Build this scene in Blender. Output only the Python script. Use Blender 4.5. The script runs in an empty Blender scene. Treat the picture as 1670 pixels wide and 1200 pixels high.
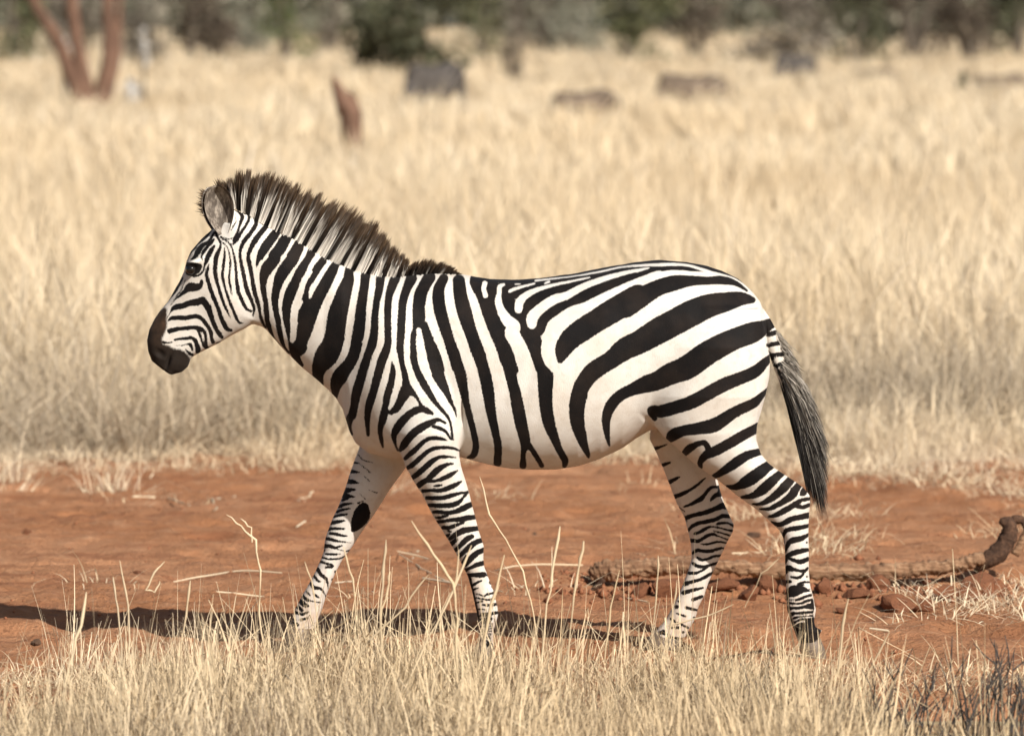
import bpy, bmesh, math, random
import numpy as np
from math import radians, sin, cos, pi
from mathutils import Vector, Matrix, Euler

random.seed(7)
rng = np.random.default_rng(11)
scene = bpy.context.scene
COL = scene.collection

# ---------------------------------------------------------------- camera, sky, sun, exposure
CAM_H, CAM_D, S = 2.036, 20.0, 0.002            # camera height and distance; metres per drafting unit
cam = bpy.data.cameras.new('camera')
cam.sensor_width = 36.0
cam.lens = 36.0 * CAM_D / (1670 * S)
cam.shift_y = -(600 - 50) / 1670.0
cam.clip_start, cam.clip_end = 1.0, 3000.0
cam.dof.use_dof = True
cam.dof.focus_distance = CAM_D - .12
cam.dof.aperture_fstop = cam.lens / 52.0
cam.dof.aperture_blades = 9
cam_ob = bpy.data.objects.new('camera', cam)
cam_ob.location = (0, -CAM_D, CAM_H)
cam_ob.rotation_euler = (radians(90), 0, 0)
COL.objects.link(cam_ob)
scene.camera = cam_ob

SUN_EL, SUN_AZ = 35.0, 54.0                     # azimuth: degrees from +x towards the camera
sv = Vector((cos(radians(SUN_AZ)) * cos(radians(SUN_EL)), -sin(radians(SUN_AZ)) * cos(radians(SUN_EL)), sin(radians(SUN_EL))))
world = bpy.data.worlds.new('World'); scene.world = world; world.use_nodes = True
wn = world.node_tree.nodes; wl = world.node_tree.links
sky = wn.new('ShaderNodeTexSky'); sky.sky_type = 'NISHITA'; sky.sun_disc = False
sky.sun_elevation = radians(SUN_EL); sky.sun_rotation = math.atan2(sv.x, sv.y)
sky.dust_density = 2.5; sky.air_density = 1.0
wn['Background'].inputs['Strength'].default_value = 0.055
wl.new(sky.outputs[0], wn['Background'].inputs['Color'])
sun = bpy.data.lights.new('sun', 'SUN'); sun.energy = 4.7; sun.angle = radians(0.53); sun.color = (1.0, .955, .88)
sun_ob = bpy.data.objects.new('sun', sun); sun_ob.rotation_euler = sv.to_track_quat('Z', 'Y').to_euler()
sun_ob.location = sv * 60
COL.objects.link(sun_ob)
scene.view_settings.view_transform = 'Standard'; scene.view_settings.look = 'None'
scene.view_settings.exposure = 0.48; scene.view_settings.gamma = 1.0
scene.view_settings.use_curve_mapping = False
scene.cycles.max_bounces = 8; scene.cycles.diffuse_bounces = 3; scene.cycles.glossy_bounces = 2
scene.cycles.transparent_max_bounces = 6; scene.cycles.transmission_bounces = 4
scene.cycles.caustics_reflective = False; scene.cycles.caustics_refractive = False

# ---------------------------------------------------------------- helpers
def tag(o, label=None, cat=None, group=None, kind=None):
    if label: o['label'] = label
    if cat: o['category'] = cat
    if group: o['group'] = group
    if kind: o['kind'] = kind
    return o

def empty(name, loc, label, cat, group=None):
    o = bpy.data.objects.new(name, None); o.location = loc; o.empty_display_size = .2
    COL.objects.link(o); return tag(o, label, cat, group)

def mesh_object(name, verts, faces, mats, parent=None, smooth=True, attrs=None):
    """faces: (n,3) / (n,4) arrays or list of such arrays; attrs: {name: per-vertex float or rgb array}"""
    me = bpy.data.meshes.new(name)
    verts = np.asarray(verts, np.float32)
    if not isinstance(faces, list): faces = [faces]
    faces = [np.asarray(f, np.int32) for f in faces if len(f)]
    me.vertices.add(len(verts)); me.vertices.foreach_set('co', verts.ravel())
    loops = np.concatenate([f.ravel() for f in faces]); sizes = np.concatenate([np.full(len(f), f.shape[1], np.int32) for f in faces])
    me.loops.add(len(loops)); me.loops.foreach_set('vertex_index', loops)
    me.polygons.add(len(sizes)); me.polygons.foreach_set('loop_start', np.concatenate([[0], np.cumsum(sizes)[:-1]]).astype(np.int32))
    me.polygons.foreach_set('loop_total', sizes)
    if smooth: me.polygons.foreach_set('use_smooth', np.ones(len(sizes), bool))
    for k, a in (attrs or {}).items():
        a = np.asarray(a, np.float32)
        if a.ndim == 1:
            me.attributes.new(k, 'FLOAT', 'POINT').data.foreach_set('value', a)
        else:
            c = np.ones((len(a), 4), np.float32); c[:, :3] = a
            me.attributes.new(k, 'FLOAT_COLOR', 'POINT').data.foreach_set('color', c.ravel())
    for m in (mats if isinstance(mats, (list, tuple)) else [mats]): me.materials.append(m)
    me.update(); me.validate(clean_customdata=False)
    o = bpy.data.objects.new(name, me); COL.objects.link(o)
    if parent: o.parent = parent
    return o

class NT:
    """small node-tree writer"""
    def __init__(self, name):
        self.m = bpy.data.materials.new(name); self.m.use_nodes = True
        self.n = self.m.node_tree.nodes; self.l = self.m.node_tree.links; self.b = self.n['Principled BSDF']; self.out = self.n['Material Output']
    def node(self, t, **kw):
        x = self.n.new(t)
        for k, v in kw.items(): setattr(x, k, v)
        return x
    def put(self, sock, v):
        if isinstance(v, bpy.types.NodeSocket): self.l.new(v, sock)
        elif isinstance(v, (tuple, list)) and len(v) == 3 and sock.type == 'RGBA': sock.default_value = (*v, 1)
        else: sock.default_value = v
    def math(self, op, a, b=0.0, c=None, clamp=False):
        x = self.node('ShaderNodeMath', operation=op, use_clamp=clamp); self.put(x.inputs[0], a); self.put(x.inputs[1], b)
        if c is not None: self.put(x.inputs[2], c)
        return x.outputs[0]
    def mix(self, f, a, b, blend='MIX'):
        x = self.node('ShaderNodeMix', data_type='RGBA', blend_type=blend); self.put(x.inputs[0], f); self.put(x.inputs[6], a); self.put(x.inputs[7], b)
        return x.outputs[2]
    def ramp(self, f, lo, hi):
        x = self.node('ShaderNodeMapRange', interpolation_type='SMOOTHSTEP'); self.put(x.inputs[0], f)
        x.inputs[1].default_value = lo; x.inputs[2].default_value = hi
        return x.outputs[0]
    def attr(self, name):
        return self.node('ShaderNodeAttribute', attribute_name=name)
    def coord(self, which='Object', scale=(1, 1, 1)):
        t = self.node('ShaderNodeTexCoord'); m = self.node('ShaderNodeMapping'); m.inputs['Scale'].default_value = scale
        self.l.new(t.outputs[which], m.inputs[0]); return m.outputs[0]
    def noise(self, scale, detail=4, rough=.55, vec=None, dist=0.0):
        x = self.node('ShaderNodeTexNoise'); x.inputs['Scale'].default_value = scale; x.inputs['Detail'].default_value = detail
        x.inputs['Roughness'].default_value = rough; x.inputs['Distortion'].default_value = dist
        if vec is not None: self.l.new(vec, x.inputs['Vector'])
        return x.outputs['Fac']
    def bump(self, h, strength=.3, dist=.01):
        x = self.node('ShaderNodeBump'); x.inputs['Strength'].default_value = strength; x.inputs['Distance'].default_value = dist
        self.put(x.inputs['Height'], h); self.l.new(x.outputs[0], self.b.inputs['Normal']); return x
    def base(self, c, rough=.8, spec=.2):
        self.put(self.b.inputs['Base Color'], c); self.put(self.b.inputs['Roughness'], rough); self.put(self.b.inputs['Specular IOR Level'], spec)
    def leaf(self, color, trans=.3):
        """thin leaf: diffuse plus light coming through"""
        tr = self.node('ShaderNodeBsdfTranslucent'); self.put(tr.inputs[0], color)
        mx = self.node('ShaderNodeMixShader'); mx.inputs[0].default_value = trans
        self.l.new(self.b.outputs[0], mx.inputs[1]); self.l.new(tr.outputs[0], mx.inputs[2]); self.l.new(mx.outputs[0], self.out.inputs[0])

def hash2(i, j, seed):
    h = (i.astype(np.int64) * 374761393 + j.astype(np.int64) * 668265263 + seed * 974634777) & 0x7fffffff
    h = ((h ^ (h >> 13)) * 1274126177) & 0x7fffffff
    return ((h ^ (h >> 16)) & 0xffff) / 65535.0
def vnoise(x, y, seed=0):
    i = np.floor(x).astype(np.int64); j = np.floor(y).astype(np.int64); u = x - i; v = y - j
    u = u * u * (3 - 2 * u); v = v * v * (3 - 2 * v)
    return (hash2(i, j, seed) * (1 - u) + hash2(i + 1, j, seed) * u) * (1 - v) + (hash2(i, j + 1, seed) * (1 - u) + hash2(i + 1, j + 1, seed) * u) * v
def fbm(x, y, octaves=4, seed=0):
    a, s, f = .5, 0, 1.0
    for o in range(octaves):
        s = s + a * (vnoise(x * f, y * f, seed + o) - .5); a *= .5; f *= 2.03
    return s

def terrain(x, y):
    """height of the land at (x, y)"""
    x = np.asarray(x, float); y = np.asarray(y, float)
    far = np.clip((y - 45) / 200.0, 0, 2)
    return .8 * far ** 1.5 + .10 * fbm(x * .12, y * .12, 3, 5) * np.clip((y - 6) / 12, 0, 1)
def g(px, py):
    """a point on the level ground near the animal from its bearing in the side elevation"""
    d = (1068 - 50) * CAM_D / (py - 50.0)
    return ((px - 835) * S * d / CAM_D, d - CAM_D)
# ---------------------------------------------------------------- ground and dirt path
PATH_X, PATH_Y = (-6.5, 6.5), (-1.6, 12.4)
def far_edge(x):            # where the tall grass begins
    return 9.9 + 1.3 * fbm(x * .6 + 3, x * 0 + 1.7, 3, 21) + .12 * x
def grid_mesh(name, xs, ys, zf, mat, attrs=None):
    X, Y = np.meshgrid(xs, ys); Z = zf(X, Y)
    n, m = len(xs), len(ys)
    idx = np.arange(n * m).reshape(m, n)
    F = np.stack([idx[:-1, :-1], idx[:-1, 1:], idx[1:, 1:], idx[1:, :-1]], -1).reshape(-1, 4)
    return mesh_object(name, np.stack([X, Y, Z], -1).reshape(-1, 3), F, mat)

def soil_material(name, straw):
    t = NT(name); v = t.coord('Object')
    n1 = t.noise(.9, 5, .6, v); n2 = t.noise(9, 6, .65, v); n3 = t.noise(70, 4, .7, v)
    c = t.mix(t.ramp(n1, .35, .68), (.350, .156, .073), (.415, .208, .110))
    c = t.mix(t.math('MULTIPLY', t.ramp(n2, .45, .75), .7), c, (.46, .26, .15))
    c = t.mix(t.math('MULTIPLY', t.ramp(n3, .52, .75), .45), c, (.17, .07, .035))
    streak = t.noise(2.2, 5, .6, t.coord('Object', (.35, 2.2, 1)))
    c = t.mix(t.math('MULTIPLY', t.ramp(streak, .48, .68), .65), c, (.25, .10, .05))
    c = t.mix(t.math('MULTIPLY', t.ramp(t.noise(34, 5, .75, t.coord('Object', (.5, 1, 1))), .56, .70), .55), c, (.13, .055, .03))
    if straw:
        c = t.mix(t.ramp(t.noise(2.5, 6, .7, v), .34, .55), c, (.46, .36, .21))
        c = t.mix(t.math('MULTIPLY', t.ramp(t.noise(25, 4, .7, v), .5, .7), .6), c, (.25, .19, .11))
    t.base(c, .95, .1)
    h = t.math('ADD', t.math('MULTIPLY', n3, .5), n2)
    t.bump(h, 1.0, .03)
    return t.m
M_SOIL = soil_material('red_earth', False); M_FIELD = soil_material('straw_strewn_earth', True)

def spaced(a, b, lo, hi, grow=1.06, first=.25):
    out = [lo]; s = first
    while out[-1] < hi: out.append(out[-1] + s); s *= grow
    neg = [lo - first]; s = first * grow
    while neg[-1] > a: neg.append(neg[-1] - s); s *= grow
    while out[-1] < b: out.append(out[-1] + s); s *= grow
    return np.array(neg[::-1] + out)
gx = np.concatenate([np.linspace(-900, -80, 14)[:-1], np.linspace(-80, 80, 161), np.linspace(80, 900, 14)[1:]])
gy = np.concatenate([np.linspace(-60, -6, 28)[:-1], np.linspace(-6, 60, 133), np.linspace(60, 320, 70)[1:], np.linspace(320, 1800, 14)[1:]])
def ground_z(X, Y):
    inside = np.clip(np.minimum(np.minimum(X - PATH_X[0], PATH_X[1] - X), np.minimum(Y - PATH_Y[0], PATH_Y[1] - Y)) / .4, 0, 1)
    return terrain(X, Y) - .03 - .07 * inside
tag(grid_mesh('ground', gx, gy, ground_z, M_FIELD), kind='structure')

def path_z(X, Y):
    z = terrain(X, Y) + .045 * fbm(X * .7, Y * 1.3, 4, 31) + .030 * fbm(X * 5, Y * 5, 4, 77) + .034 * fbm(X * 10, Y * 15, 3, 47) + .012 * fbm(X * 22, Y * 30, 2, 49)
    c = fbm(X * 16, Y * 16, 2, 91); z = z + np.clip(c - .14, 0, 1) * .09            # little crumbs of earth
    # hoof prints and scuffs
    k = vnoise(X * 3.3, Y * 3.3, 55); z = z - .045 * np.clip((k - .74) / .14, 0, 1) * (.4 + .6 * vnoise(X * .8, Y * .8, 57))
    # washed-out hollow with a low bank in front of the fallen branch
    hx, hy = X - 1.25, Y - 2.55
    z = z - .13 * np.exp(-(hx / .95) ** 4 - ((hy - .06 + .04 * np.sin(X * 9)) / .17) ** 2) * (.65 + .9 * vnoise(X * 4, Y * 2, 19)) + .03 * np.exp(-(hx / 1.3) ** 2 - ((hy - .7) / .4) ** 2)
    edge = np.minimum(np.minimum(X - PATH_X[0], PATH_X[1] - X), np.minimum(Y - PATH_Y[0], PATH_Y[1] - Y))
    return z - .12 * np.clip(1 - edge / .5, 0, 1)
tag(grid_mesh('dirt_path', np.arange(PATH_X[0], PATH_X[1] + .01, .029), np.arange(PATH_Y[0], PATH_Y[1] + .01, .03), path_z, M_SOIL), kind='structure')
def land(x, y):
    x = np.asarray(x, float); y = np.asarray(y, float)
    ins = (x > PATH_X[0] + .3) & (x < PATH_X[1] - .3) & (y > PATH_Y[0] + .3) & (y < PATH_Y[1] - .3)
    return np.where(ins, path_z(x, y), terrain(x, y) - .03)
# ---------------------------------------------------------------- coat pattern
# Coat markings as strokes (x, y, width) on the animal's side elevation. Each letter is a
# drafting frame (origin x, origin y, scale) of that side elevation; unit = 2 mm.
FR = {'a': (220, 270, .18), 'b': (220, 440, .18), 'c': (400, 270, .18), 'd': (400, 420, .18), 'e': (620, 400, .18),
      'f': (540, 560, .18), 'g': (780, 410, .18), 'h': (780, 570, .18), 'i': (1020, 410, .18), 'j': (1020, 580, .18),
      'k': (1060, 700, .18), 'l': (1060, 870, .18), 'm': (460, 700, .18), 'o': (620, 680, .1317), 'p': (660, 800, .2333),
      'A': (280, 360, .08383), 'B': (240, 450, .08383), 'C': (320, 450, .08383), 'D': (230, 520, .08383),
      'E': (370, 330, .08383), 'F': (400, 420, .08383), 'G': (400, 510, .08383), 'H': (500, 540, .08383),
      'I': (500, 800, .08383), 'J': (460, 890, .1417), 'K': (1080, 760, .08383), 'L': (1100, 840, .1),
      'M': (1200, 780, .08383), 'N': (1260, 860, .1), 'O': (1250, 960, .1083), 'P': (680, 800, .1333)}

NEAR = """
A 815,95,90 620,310,140 455,475,120 320,645,95 250,790,90 180,950,80 95,1165,80 B 620,100,90 560,240,90 420,420,80 320,570,60
w A 800,170,16 690,350,18 560,450,18 490,530,18 440,640,25 400,700,25
A 830,230,50 720,400,60 600,480,90 520,580,120 470,680,90 380,760,30
A 820,370,50 770,420,80 690,510,70 620,610,60 580,700,45 600,770,25
A 830,490,40 760,590,90 700,710,100 660,820,70 635,900,35 610,980,40 530,1060,40 430,1085,40
A 330,870,120 425,930,240 545,890,105
A 330,1000,120 430,1050,80
A 860,160,50 870,280,55 930,390,50 950,450,40 940,540,60 890,640,90 860,760,95 845,900,90 850,1050,85 870,1150,80 C 440,240,65 500,430,65 550,570,60 620,720,45 665,825,14
A 735,840,20 705,920,50 680,1030,70 690,1120,80 C 260,200,85 310,350,85 380,520,85 430,650,80 480,800,85 540,930,100 600,1030,90 680,1060,60
A 1020,520,20 1030,640,45 1020,780,60 1000,920,60 990,1080,60 C 560,230,50 610,390,60 660,530,60 720,670,65 780,820,65 840,910,50 910,915,25
A 950,390,25 1050,480,30 1100,560,30 1130,690,35 1140,830,45 1130,980,45 1115,1120,48 C 660,180,50 680,300,35 695,390,10
A 960,320,50 1050,390,30 1130,450,35 1175,540,40 1210,680,45 1235,800,50 1250,950,60 1260,1090,65 C 800,200,80 825,330,75 870,430,75 930,560,75 980,640,60 1070,690,50
A 1000,330,30 1110,360,25 1180,340,30
E 240,190,60 300,280,80 265,400,70 225,520,45 200,620,80 170,720,110 130,810,50
E 410,200,45 430,320,55 380,430,60 310,540,60 240,640,80 180,740,90
E 170,220,15 165,290,10 180,370,14 140,440,35 85,540,18
E 590,100,100 580,200,90 570,320,85 565,430,85 520,510,90 450,610,85 360,720,90 300,830,80 260,940,70 260,1050,60 275,1150,70 C 960,180,85 1010,330,90 1060,440,80 1110,570,70 1130,680,50 1100,780,25
E 725,350,30 770,430,80
E 860,340,60 790,430,100 720,520,105 640,620,110 550,740,115 480,870,100 430,980,85 415,1090,85 F 65,60,95 100,220,85 130,380,85 150,520,85 185,680,90 220,800,85 260,930,80 280,1060,60 G 300,80,70 345,200,60 400,290,40
E 1180,320,80 1090,440,120 990,550,165 905,660,185 825,770,190 745,880,190 685,980,175 640,1070,140 F 270,0,110 238,90,75 225,170,30 225,205,6
E 1340,480,70 1270,560,110 1195,650,175 1115,760,225 1035,900,230 920,1050,235 F 575,30,230 445,180,250 375,320,200 352,450,152 350,600,115 375,760,105 400,900,100 410,1050,105 G 430,160,100 460,270,100 510,400,70 545,480,50 600,560,45 680,660,40
E 1560,620,70 1490,700,120 1425,780,200 1375,900,230 1285,1060,255 F 925,20,250 820,160,250 730,290,245 665,420,215 620,560,180 585,720,155 577,870,138 590,1000,120 610,1110,120 G 640,170,115 660,320,110 690,450,100 720,580,80 770,680,55 850,780,45
c 660,670,40 625,740,60 600,780,75 F 1250,20,195 1150,170,200 1060,320,215 990,470,205 920,620,235 855,800,230 815,950,210 800,1090,165 G 810,200,130 840,400,85 860,560,60 900,680,110 950,800,140 1010,920,110 1080,1030,90
c 740,770,50 700,830,90 660,920,130 F 1500,90,160 1400,260,145 1310,400,130 1220,540,110 1180,680,110 1155,810,120
F 1600,600,330 1500,700,320 1420,800,330 1360,900,360 1280,1000,400 1240,1120,390 G 1220,150,380 1180,280,340 1130,420,300 1080,560,320 1040,680,320 985,790,190 1020,900,120 1090,1010,90
c 890,820,40 850,900,90 d 820,90,110 765,190,130 700,310,150 640,420,200 590,540,250
w F 1667,60,75 1540,230,85 1430,410,90 1340,560,90 1285,680,80 1258,780,40
w F 1430,-40,105 1300,130,95 1220,300,85 1150,430,95 1095,600,115 1040,760,130 990,900,140 955,1050,150 G 945,170,130 940,330,115 930,470,115 915,540,90
w d 915,40,95 860,170,75 800,300,75 740,420,78 690,560,85 650,690,92 610,800,100 H 140,300,190 80,430,160 40,560,130 20,700,90
c 1030,850,40 980,920,80 d 940,110,75 935,200,105 900,300,135 870,400,155 840,500,175 825,600,180 812,700,185 785,800,195 735,890,210 680,980,150 660,1060,105 672,1140,80
d 1130,60,40 1095,140,85 1080,250,85 1065,350,90 1050,450,95 1040,560,105 1025,680,110 1000,790,100 H 970,250,235 920,450,230 840,620,240 730,760,270 640,900,300 570,1050,230 560,1180,150 540,1300,110
d 1270,90,35 1230,160,80 1215,280,75 1190,400,65 1175,520,65 1170,650,75 1150,780,85 f 340,90,80 300,210,85 262,340,90 230,450,90 210,560,75 195,640,80 165,690,70 165,760,45 185,820,30
d 1380,100,40 1365,170,90 1330,260,85 1300,360,70 1290,500,68 1292,640,65 1290,780,68 1260,880,85 f 460,160,85 420,300,80 385,430,75 350,540,75 330,640,60 330,740,45 335,830,30
d 1505,190,105 1465,280,85 1430,390,78 1418,520,75 1412,660,75 1402,800,68 f 625,40,70 640,170,52 665,270,55 680,370,75 670,440,110 630,520,80 590,590,70 540,625,40
f 700,420,90 760,470,40 800,530,25 830,590,50 870,610,60 920,635,25
f 830,590,60 760,610,70 700,650,70 640,710,80 590,780,75 570,850,50 585,920,25 605,970,18
f 550,165,12 560,250,55 545,350,65 510,470,70 490,570,60 470,680,75 445,780,50 455,870,40 470,940,18
f 500,615,40 545,630,40
e 445,290,115 400,370,110 365,450,120 350,560,115 350,680,115 320,760,60 300,830,55 298,950,58 f 745,30,60 748,130,65 775,240,65 830,350,70 890,450,62 950,540,45 1010,610,35 1060,670,28 1085,740,24 1100,850,24
e 390,730,90 440,870,100 485,1000,130 520,1130,130 f 920,150,125 960,260,120 1010,370,90 1050,450,60 1080,520,40 1120,600,25 1135,660,12
w e 350,770,45 365,860,55 372,950,75 395,1060,75 430,1170,75
e 575,300,85 530,400,105 530,500,115 545,600,115 580,720,110 620,850,100 665,980,110 700,1100,110 f 1130,160,110 1175,290,105 1200,420,85 1225,540,65 1260,680,60 1295,820,60 1312,930,60 1290,1010,60 1235,1035,20
e 712,320,112 727,450,125 762,600,135 825,800,118 900,1000,120 f 1305,20,120 1370,200,112 1418,400,112 1445,600,95 1485,790,75 1512,930,72 1508,1080,75
e 930,330,240 958,450,177 992,600,142 1060,750,170 1118,900,155 1162,1050,145 h 275,80,150 315,240,140 348,400,132 370,560,125 395,700,112 425,840,95 408,940,48 405,1050,65
h 440,850,70 490,910,50 540,990,48 575,1050,45
g 0,290,70 130,320,120 170,330,60
g 120,400,110 100,480,100
g 260,400,110 290,500,130 340,570,120 430,690,140 490,790,160 535,930,125 585,1030,165 h 600,130,155 608,240,150 608,400,130 618,540,120 645,680,110 690,800,85 735,910,65 785,1000,65 780,1055,40
g 0,246,50 300,263,50 600,243,50 830,208,52 1100,158,64 1400,103,69 1640,76,66 i 420,80,72 550,96,74 730,136,62 880,183,56 1020,257,48 1150,366,46 1230,459,40 1290,571,34
g 230,330,130 420,350,180 700,300,150 1000,240,120 1300,200,100 1640,160,60
g 360,580,160 450,500,140 620,400,120 800,345,100 1000,275,90 1200,220,70 1400,165,50
g 530,700,150 590,600,120 680,530,120 800,450,120 950,400,125 1150,330,105 1350,270,105 1600,200,90 i 150,200,110 300,160,55 500,150,42 620,165,40 740,190,12
w g 520,265,18 700,245,12 900,220,12 1100,185,16 1300,142,14 1500,125,20 1640,122,28 i 420,118,28 550,125,22 650,150,24 800,200,32 950,240,28 1060,300,25 1150,385,25 1210,450,28 1270,550,32 1310,650,40
w g 335,297,10 380,295,8
w g 605,290,16 640,275,22
w g 60,290,45 50,340,40 65,400,45
w g 230,300,25 195,320,40 190,380,42 180,450,60 210,540,75 260,620,100 320,680,120 e 1190,800,120 1240,880,130 1290,1000,140 1340,1180,148 h 420,240,140 460,400,135 485,540,125 510,660,130
w g 285,362,26 320,345,30 400,320,22 510,292,16
w g 365,525,70 375,460,75 430,400,60 540,345,40 700,300,25 850,270,20 1010,235,12
w g 485,660,85 490,600,105 550,530,90 680,440,85 800,400,70 950,320,58 1150,245,48 1350,190,34 1540,152,12 i 100,180,22 215,150,8
w g 700,1060,90 640,980,100 625,880,110 670,760,125 780,650,115 900,560,105 1050,470,95 1250,370,85 1450,280,75 1640,210,70 i 100,320,62 250,232,55 420,192,42 600,200,38 780,205,34
g 745,985,60 770,890,150 830,800,190 930,720,210 1070,630,210 1250,520,220 1450,410,220 i 0,500,205 150,410,180 300,330,150 450,285,140 600,267,95 750,265,75 880,262,80 1000,290,50 1100,355,22
i 1150,440,60 1040,430,130 900,460,180 750,495,215 600,560,240 450,640,240 300,720,240 130,820,215 0,880,205 h 1200,95,165 1050,190,165 950,310,150 905,450,150 892,560,140 900,670,128 930,780,105 960,870,75 990,940,48 1000,975,22
i 1340,640,90 1265,680,120 1150,735,190 1000,790,195 850,860,210 700,950,220 560,1050,220 j 420,160,200 280,230,170 h 1530,310,160 1400,360,115 1280,420,105 1200,510,105 1160,620,85 1162,720,65 1172,800,45 1188,870,18
j 1330,0,50 1275,50,75 1180,140,110 1050,200,115 900,260,125 750,340,125 600,420,125 450,470,120 320,505,115 240,500,90 265,570,45
j 1300,300,40 1240,355,55 1160,430,90 1030,490,100 930,550,110 800,630,130 650,660,110 520,680,100 430,720,110 400,760,60
j 1240,635,85 1180,660,90 1060,725,95 930,800,95 810,865,95 730,900,80 680,960,55 680,1010,40
j 750,840,60 720,790,50 650,800,55 580,840,75 540,880,60
j 1275,850,55 1215,870,65 1100,905,85 990,975,95 880,1050,70 800,1095,45
k 1090,320,90 980,400,115 880,470,110 780,520,60 700,520,35
k 1190,395,70 1110,465,90 1020,545,95 930,600,60 830,615,28
M 1060,40,170 950,160,190 850,260,165 740,350,150 600,440,120 450,500,70 330,495,40
M 1240,110,130 1150,230,170 1080,340,165 940,440,130 800,520,110 640,590,80 470,595,40
M 1330,200,90 1320,270,135 1260,320,45
M 1440,395,70 1290,420,80 1180,480,110 1060,560,120 920,640,120 780,710,100 640,745,50
M 1180,540,80 1300,560,80 1430,515,80
M 1420,715,125 1240,755,115 1100,785,115 980,840,115 870,895,100 760,880,70 690,840,30
M 1420,915,80 1200,965,100 1060,985,95 970,1020,90 925,1110,55 N 190,90,50 175,180,40 185,260,26
M 870,1040,30 890,1100,20
N 590,110,50 460,180,95 340,205,105 265,250,85 225,340,55 205,410,28
N 555,245,36
N 590,360,60 450,385,90 330,415,90 240,470,80 185,520,110
N 585,510,75 460,555,85 350,535,60 250,490,50
N 215,530,70 185,590,60
N 185,720,120 260,665,110 350,685,70 450,705,50 520,705,60 575,660,40
N 510,730,40 470,790,50 400,820,60 300,800,40
N 560,800,36
N 205,885,60 290,880,55
N 420,935,60 500,890,40 600,890,30
N 430,950,50 520,930,20
N 200,1060,60 290,990,60 355,950,40
N 250,1135,40 350,1090,50 450,1080,36
N 520,1055,20 610,1000,20
O 480,165,440 490,260,460 500,360,420 530,460,380 570,560,380 620,640,330 650,720,300 760,600,140
w O 350,140,30 450,130,28 560,80,42 660,55,30
w O 285,180,22 380,185,24 500,190,24 600,145,24 690,125,22
w O 290,225,18 340,245,24 480,250,24 600,220,24 660,200,18
w O 330,370,18 390,325,28 470,330,28 560,315,32 690,320,18
w O 380,430,18 430,400,18 530,395,18 700,375,16
w O 410,475,18 500,440,16 600,430,16 695,425,14
w O 430,530,14 500,495,18 590,485,14
f 1035,720,22 970,690,35 900,720,60 830,755,75 760,800,75 700,860,75 660,920,70 625,965,36
f 920,750,30 1000,775,36 1050,810,26 1080,860,22 1110,870,18
o 830,290,18 740,265,50 620,265,55 530,310,60 450,390,70 380,450,70 310,510,50
o 980,415,25 900,385,40 780,375,45 660,390,55 570,440,60 480,520,65 400,590,70 340,630,50
o 940,500,16 820,490,40 720,500,50 640,550,70 560,620,75 480,690,75 400,750,60
o 900,575,22 820,590,50 730,640,80 660,700,85 600,760,70 540,800,75 470,850,70
o 960,660,22 880,710,60 780,760,60 680,790,40 600,790,50
o 670,855,25 720,848,35 770,840,18
o 1005,795,26 930,840,60 840,880,65 740,910,55 640,905,45 530,915,50
o 1080,930,30 1000,940,40 880,970,55 760,1000,60 580,1000,50
o 1080,930,40 1040,985,40
o 1030,990,30 980,1050,60 880,1090,70 760,1095,60 610,1090,50
P 680,160,65 590,200,80 490,250,65 380,270,55 280,260,50 200,260,40
P 370,300,40 280,330,40 230,325,25
P 725,320,55 630,330,70 540,350,70 430,355,50 340,370,45 260,380,50
P 570,390,30 480,420,45 400,450,50 320,450,50
P 775,455,60 660,470,70 560,490,80 470,540,70 400,590,40
P 410,500,30 380,490,30
P 370,550,50 400,530,25
P 480,600,50 420,650,60
P 670,560,60 600,600,75 530,670,60 455,740,50
P 820,595,60 720,630,70 640,690,80 560,760,60 500,810,60
P 600,800,40 560,880,40
P 820,720,60 720,770,75 650,840,70 600,910,40
P 810,885,60 720,910,60 640,950,40 600,970,50
P 870,985,25
P 815,1025,70 720,1030,60 620,1030,45
P 790,1100,20 740,1120,36 690,1150,40
P 900,1125,40
p 480,690,18 512,680,12
p 600,640,25
p 628,712,16 570,725,18
p 640,750,14 575,762,16 500,745,12
p 650,790,24 590,800,22 545,795,16
p 660,850,22 580,860,25 540,860,18
p 600,893,30 540,900,26
p 615,930,12 540,925,14
p 615,960,12 540,970,12
p 605,1000,12 535,1000,14
p 600,1030,14 540,1025,14
p 590,1075,50
p 452,590,22 468,670,20 486,750,18 505,830,16 520,900,14
p 500,720,11 560,735,13
p 490,785,13 545,772,11
p 510,825,11 565,832,11
p 500,872,14 600,872,18
p 520,908,16 600,916,16
p 520,950,13 612,945,13
p 525,985,13 607,980,13
p 530,1015,11 600,1016,11
p 530,1046,14 602,1052,14
p 520,580,16 580,590,14
p 610,670,14 640,690,16
B 1060,90,50 1040,180,100 960,220,150 840,220,180 770,270,110 690,340,80 600,410,45 540,460,22 480,560,12
B 1080,470,140 960,510,140 830,530,120 700,580,120 590,600,120 510,630,90 460,700,28 400,800,14
B 1080,480,140 1180,600,130 1230,740,110 1270,860,95 1320,980,90 1380,1100,90 D 1530,300,100 1575,360,65
B 400,880,18 480,820,80 600,815,90 750,815,95 880,790,90 990,790,90 1080,850,85 1140,930,80 1210,1020,75 D 1320,180,80 1360,260,85 1370,360,75 1400,450,80
B 440,1070,110 560,1040,85 720,1020,80 900,1005,80 990,1020,80 1060,1060,80
D 1080,160,70 1120,240,60 1160,350,50 1190,450,45 1220,530,50
D 1080,150,60 1200,210,70 1250,300,65 1260,420,65 1260,540,90 1300,560,60
D 650,410,40 750,390,55 880,380,65 980,370,70 1050,420,80 1090,510,90 1110,600,110 1100,640,90
D 660,520,14 800,515,20 900,490,30 960,500,60 990,570,60 1000,610,36
D 430,460,60 520,465,40 600,455,28
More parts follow.
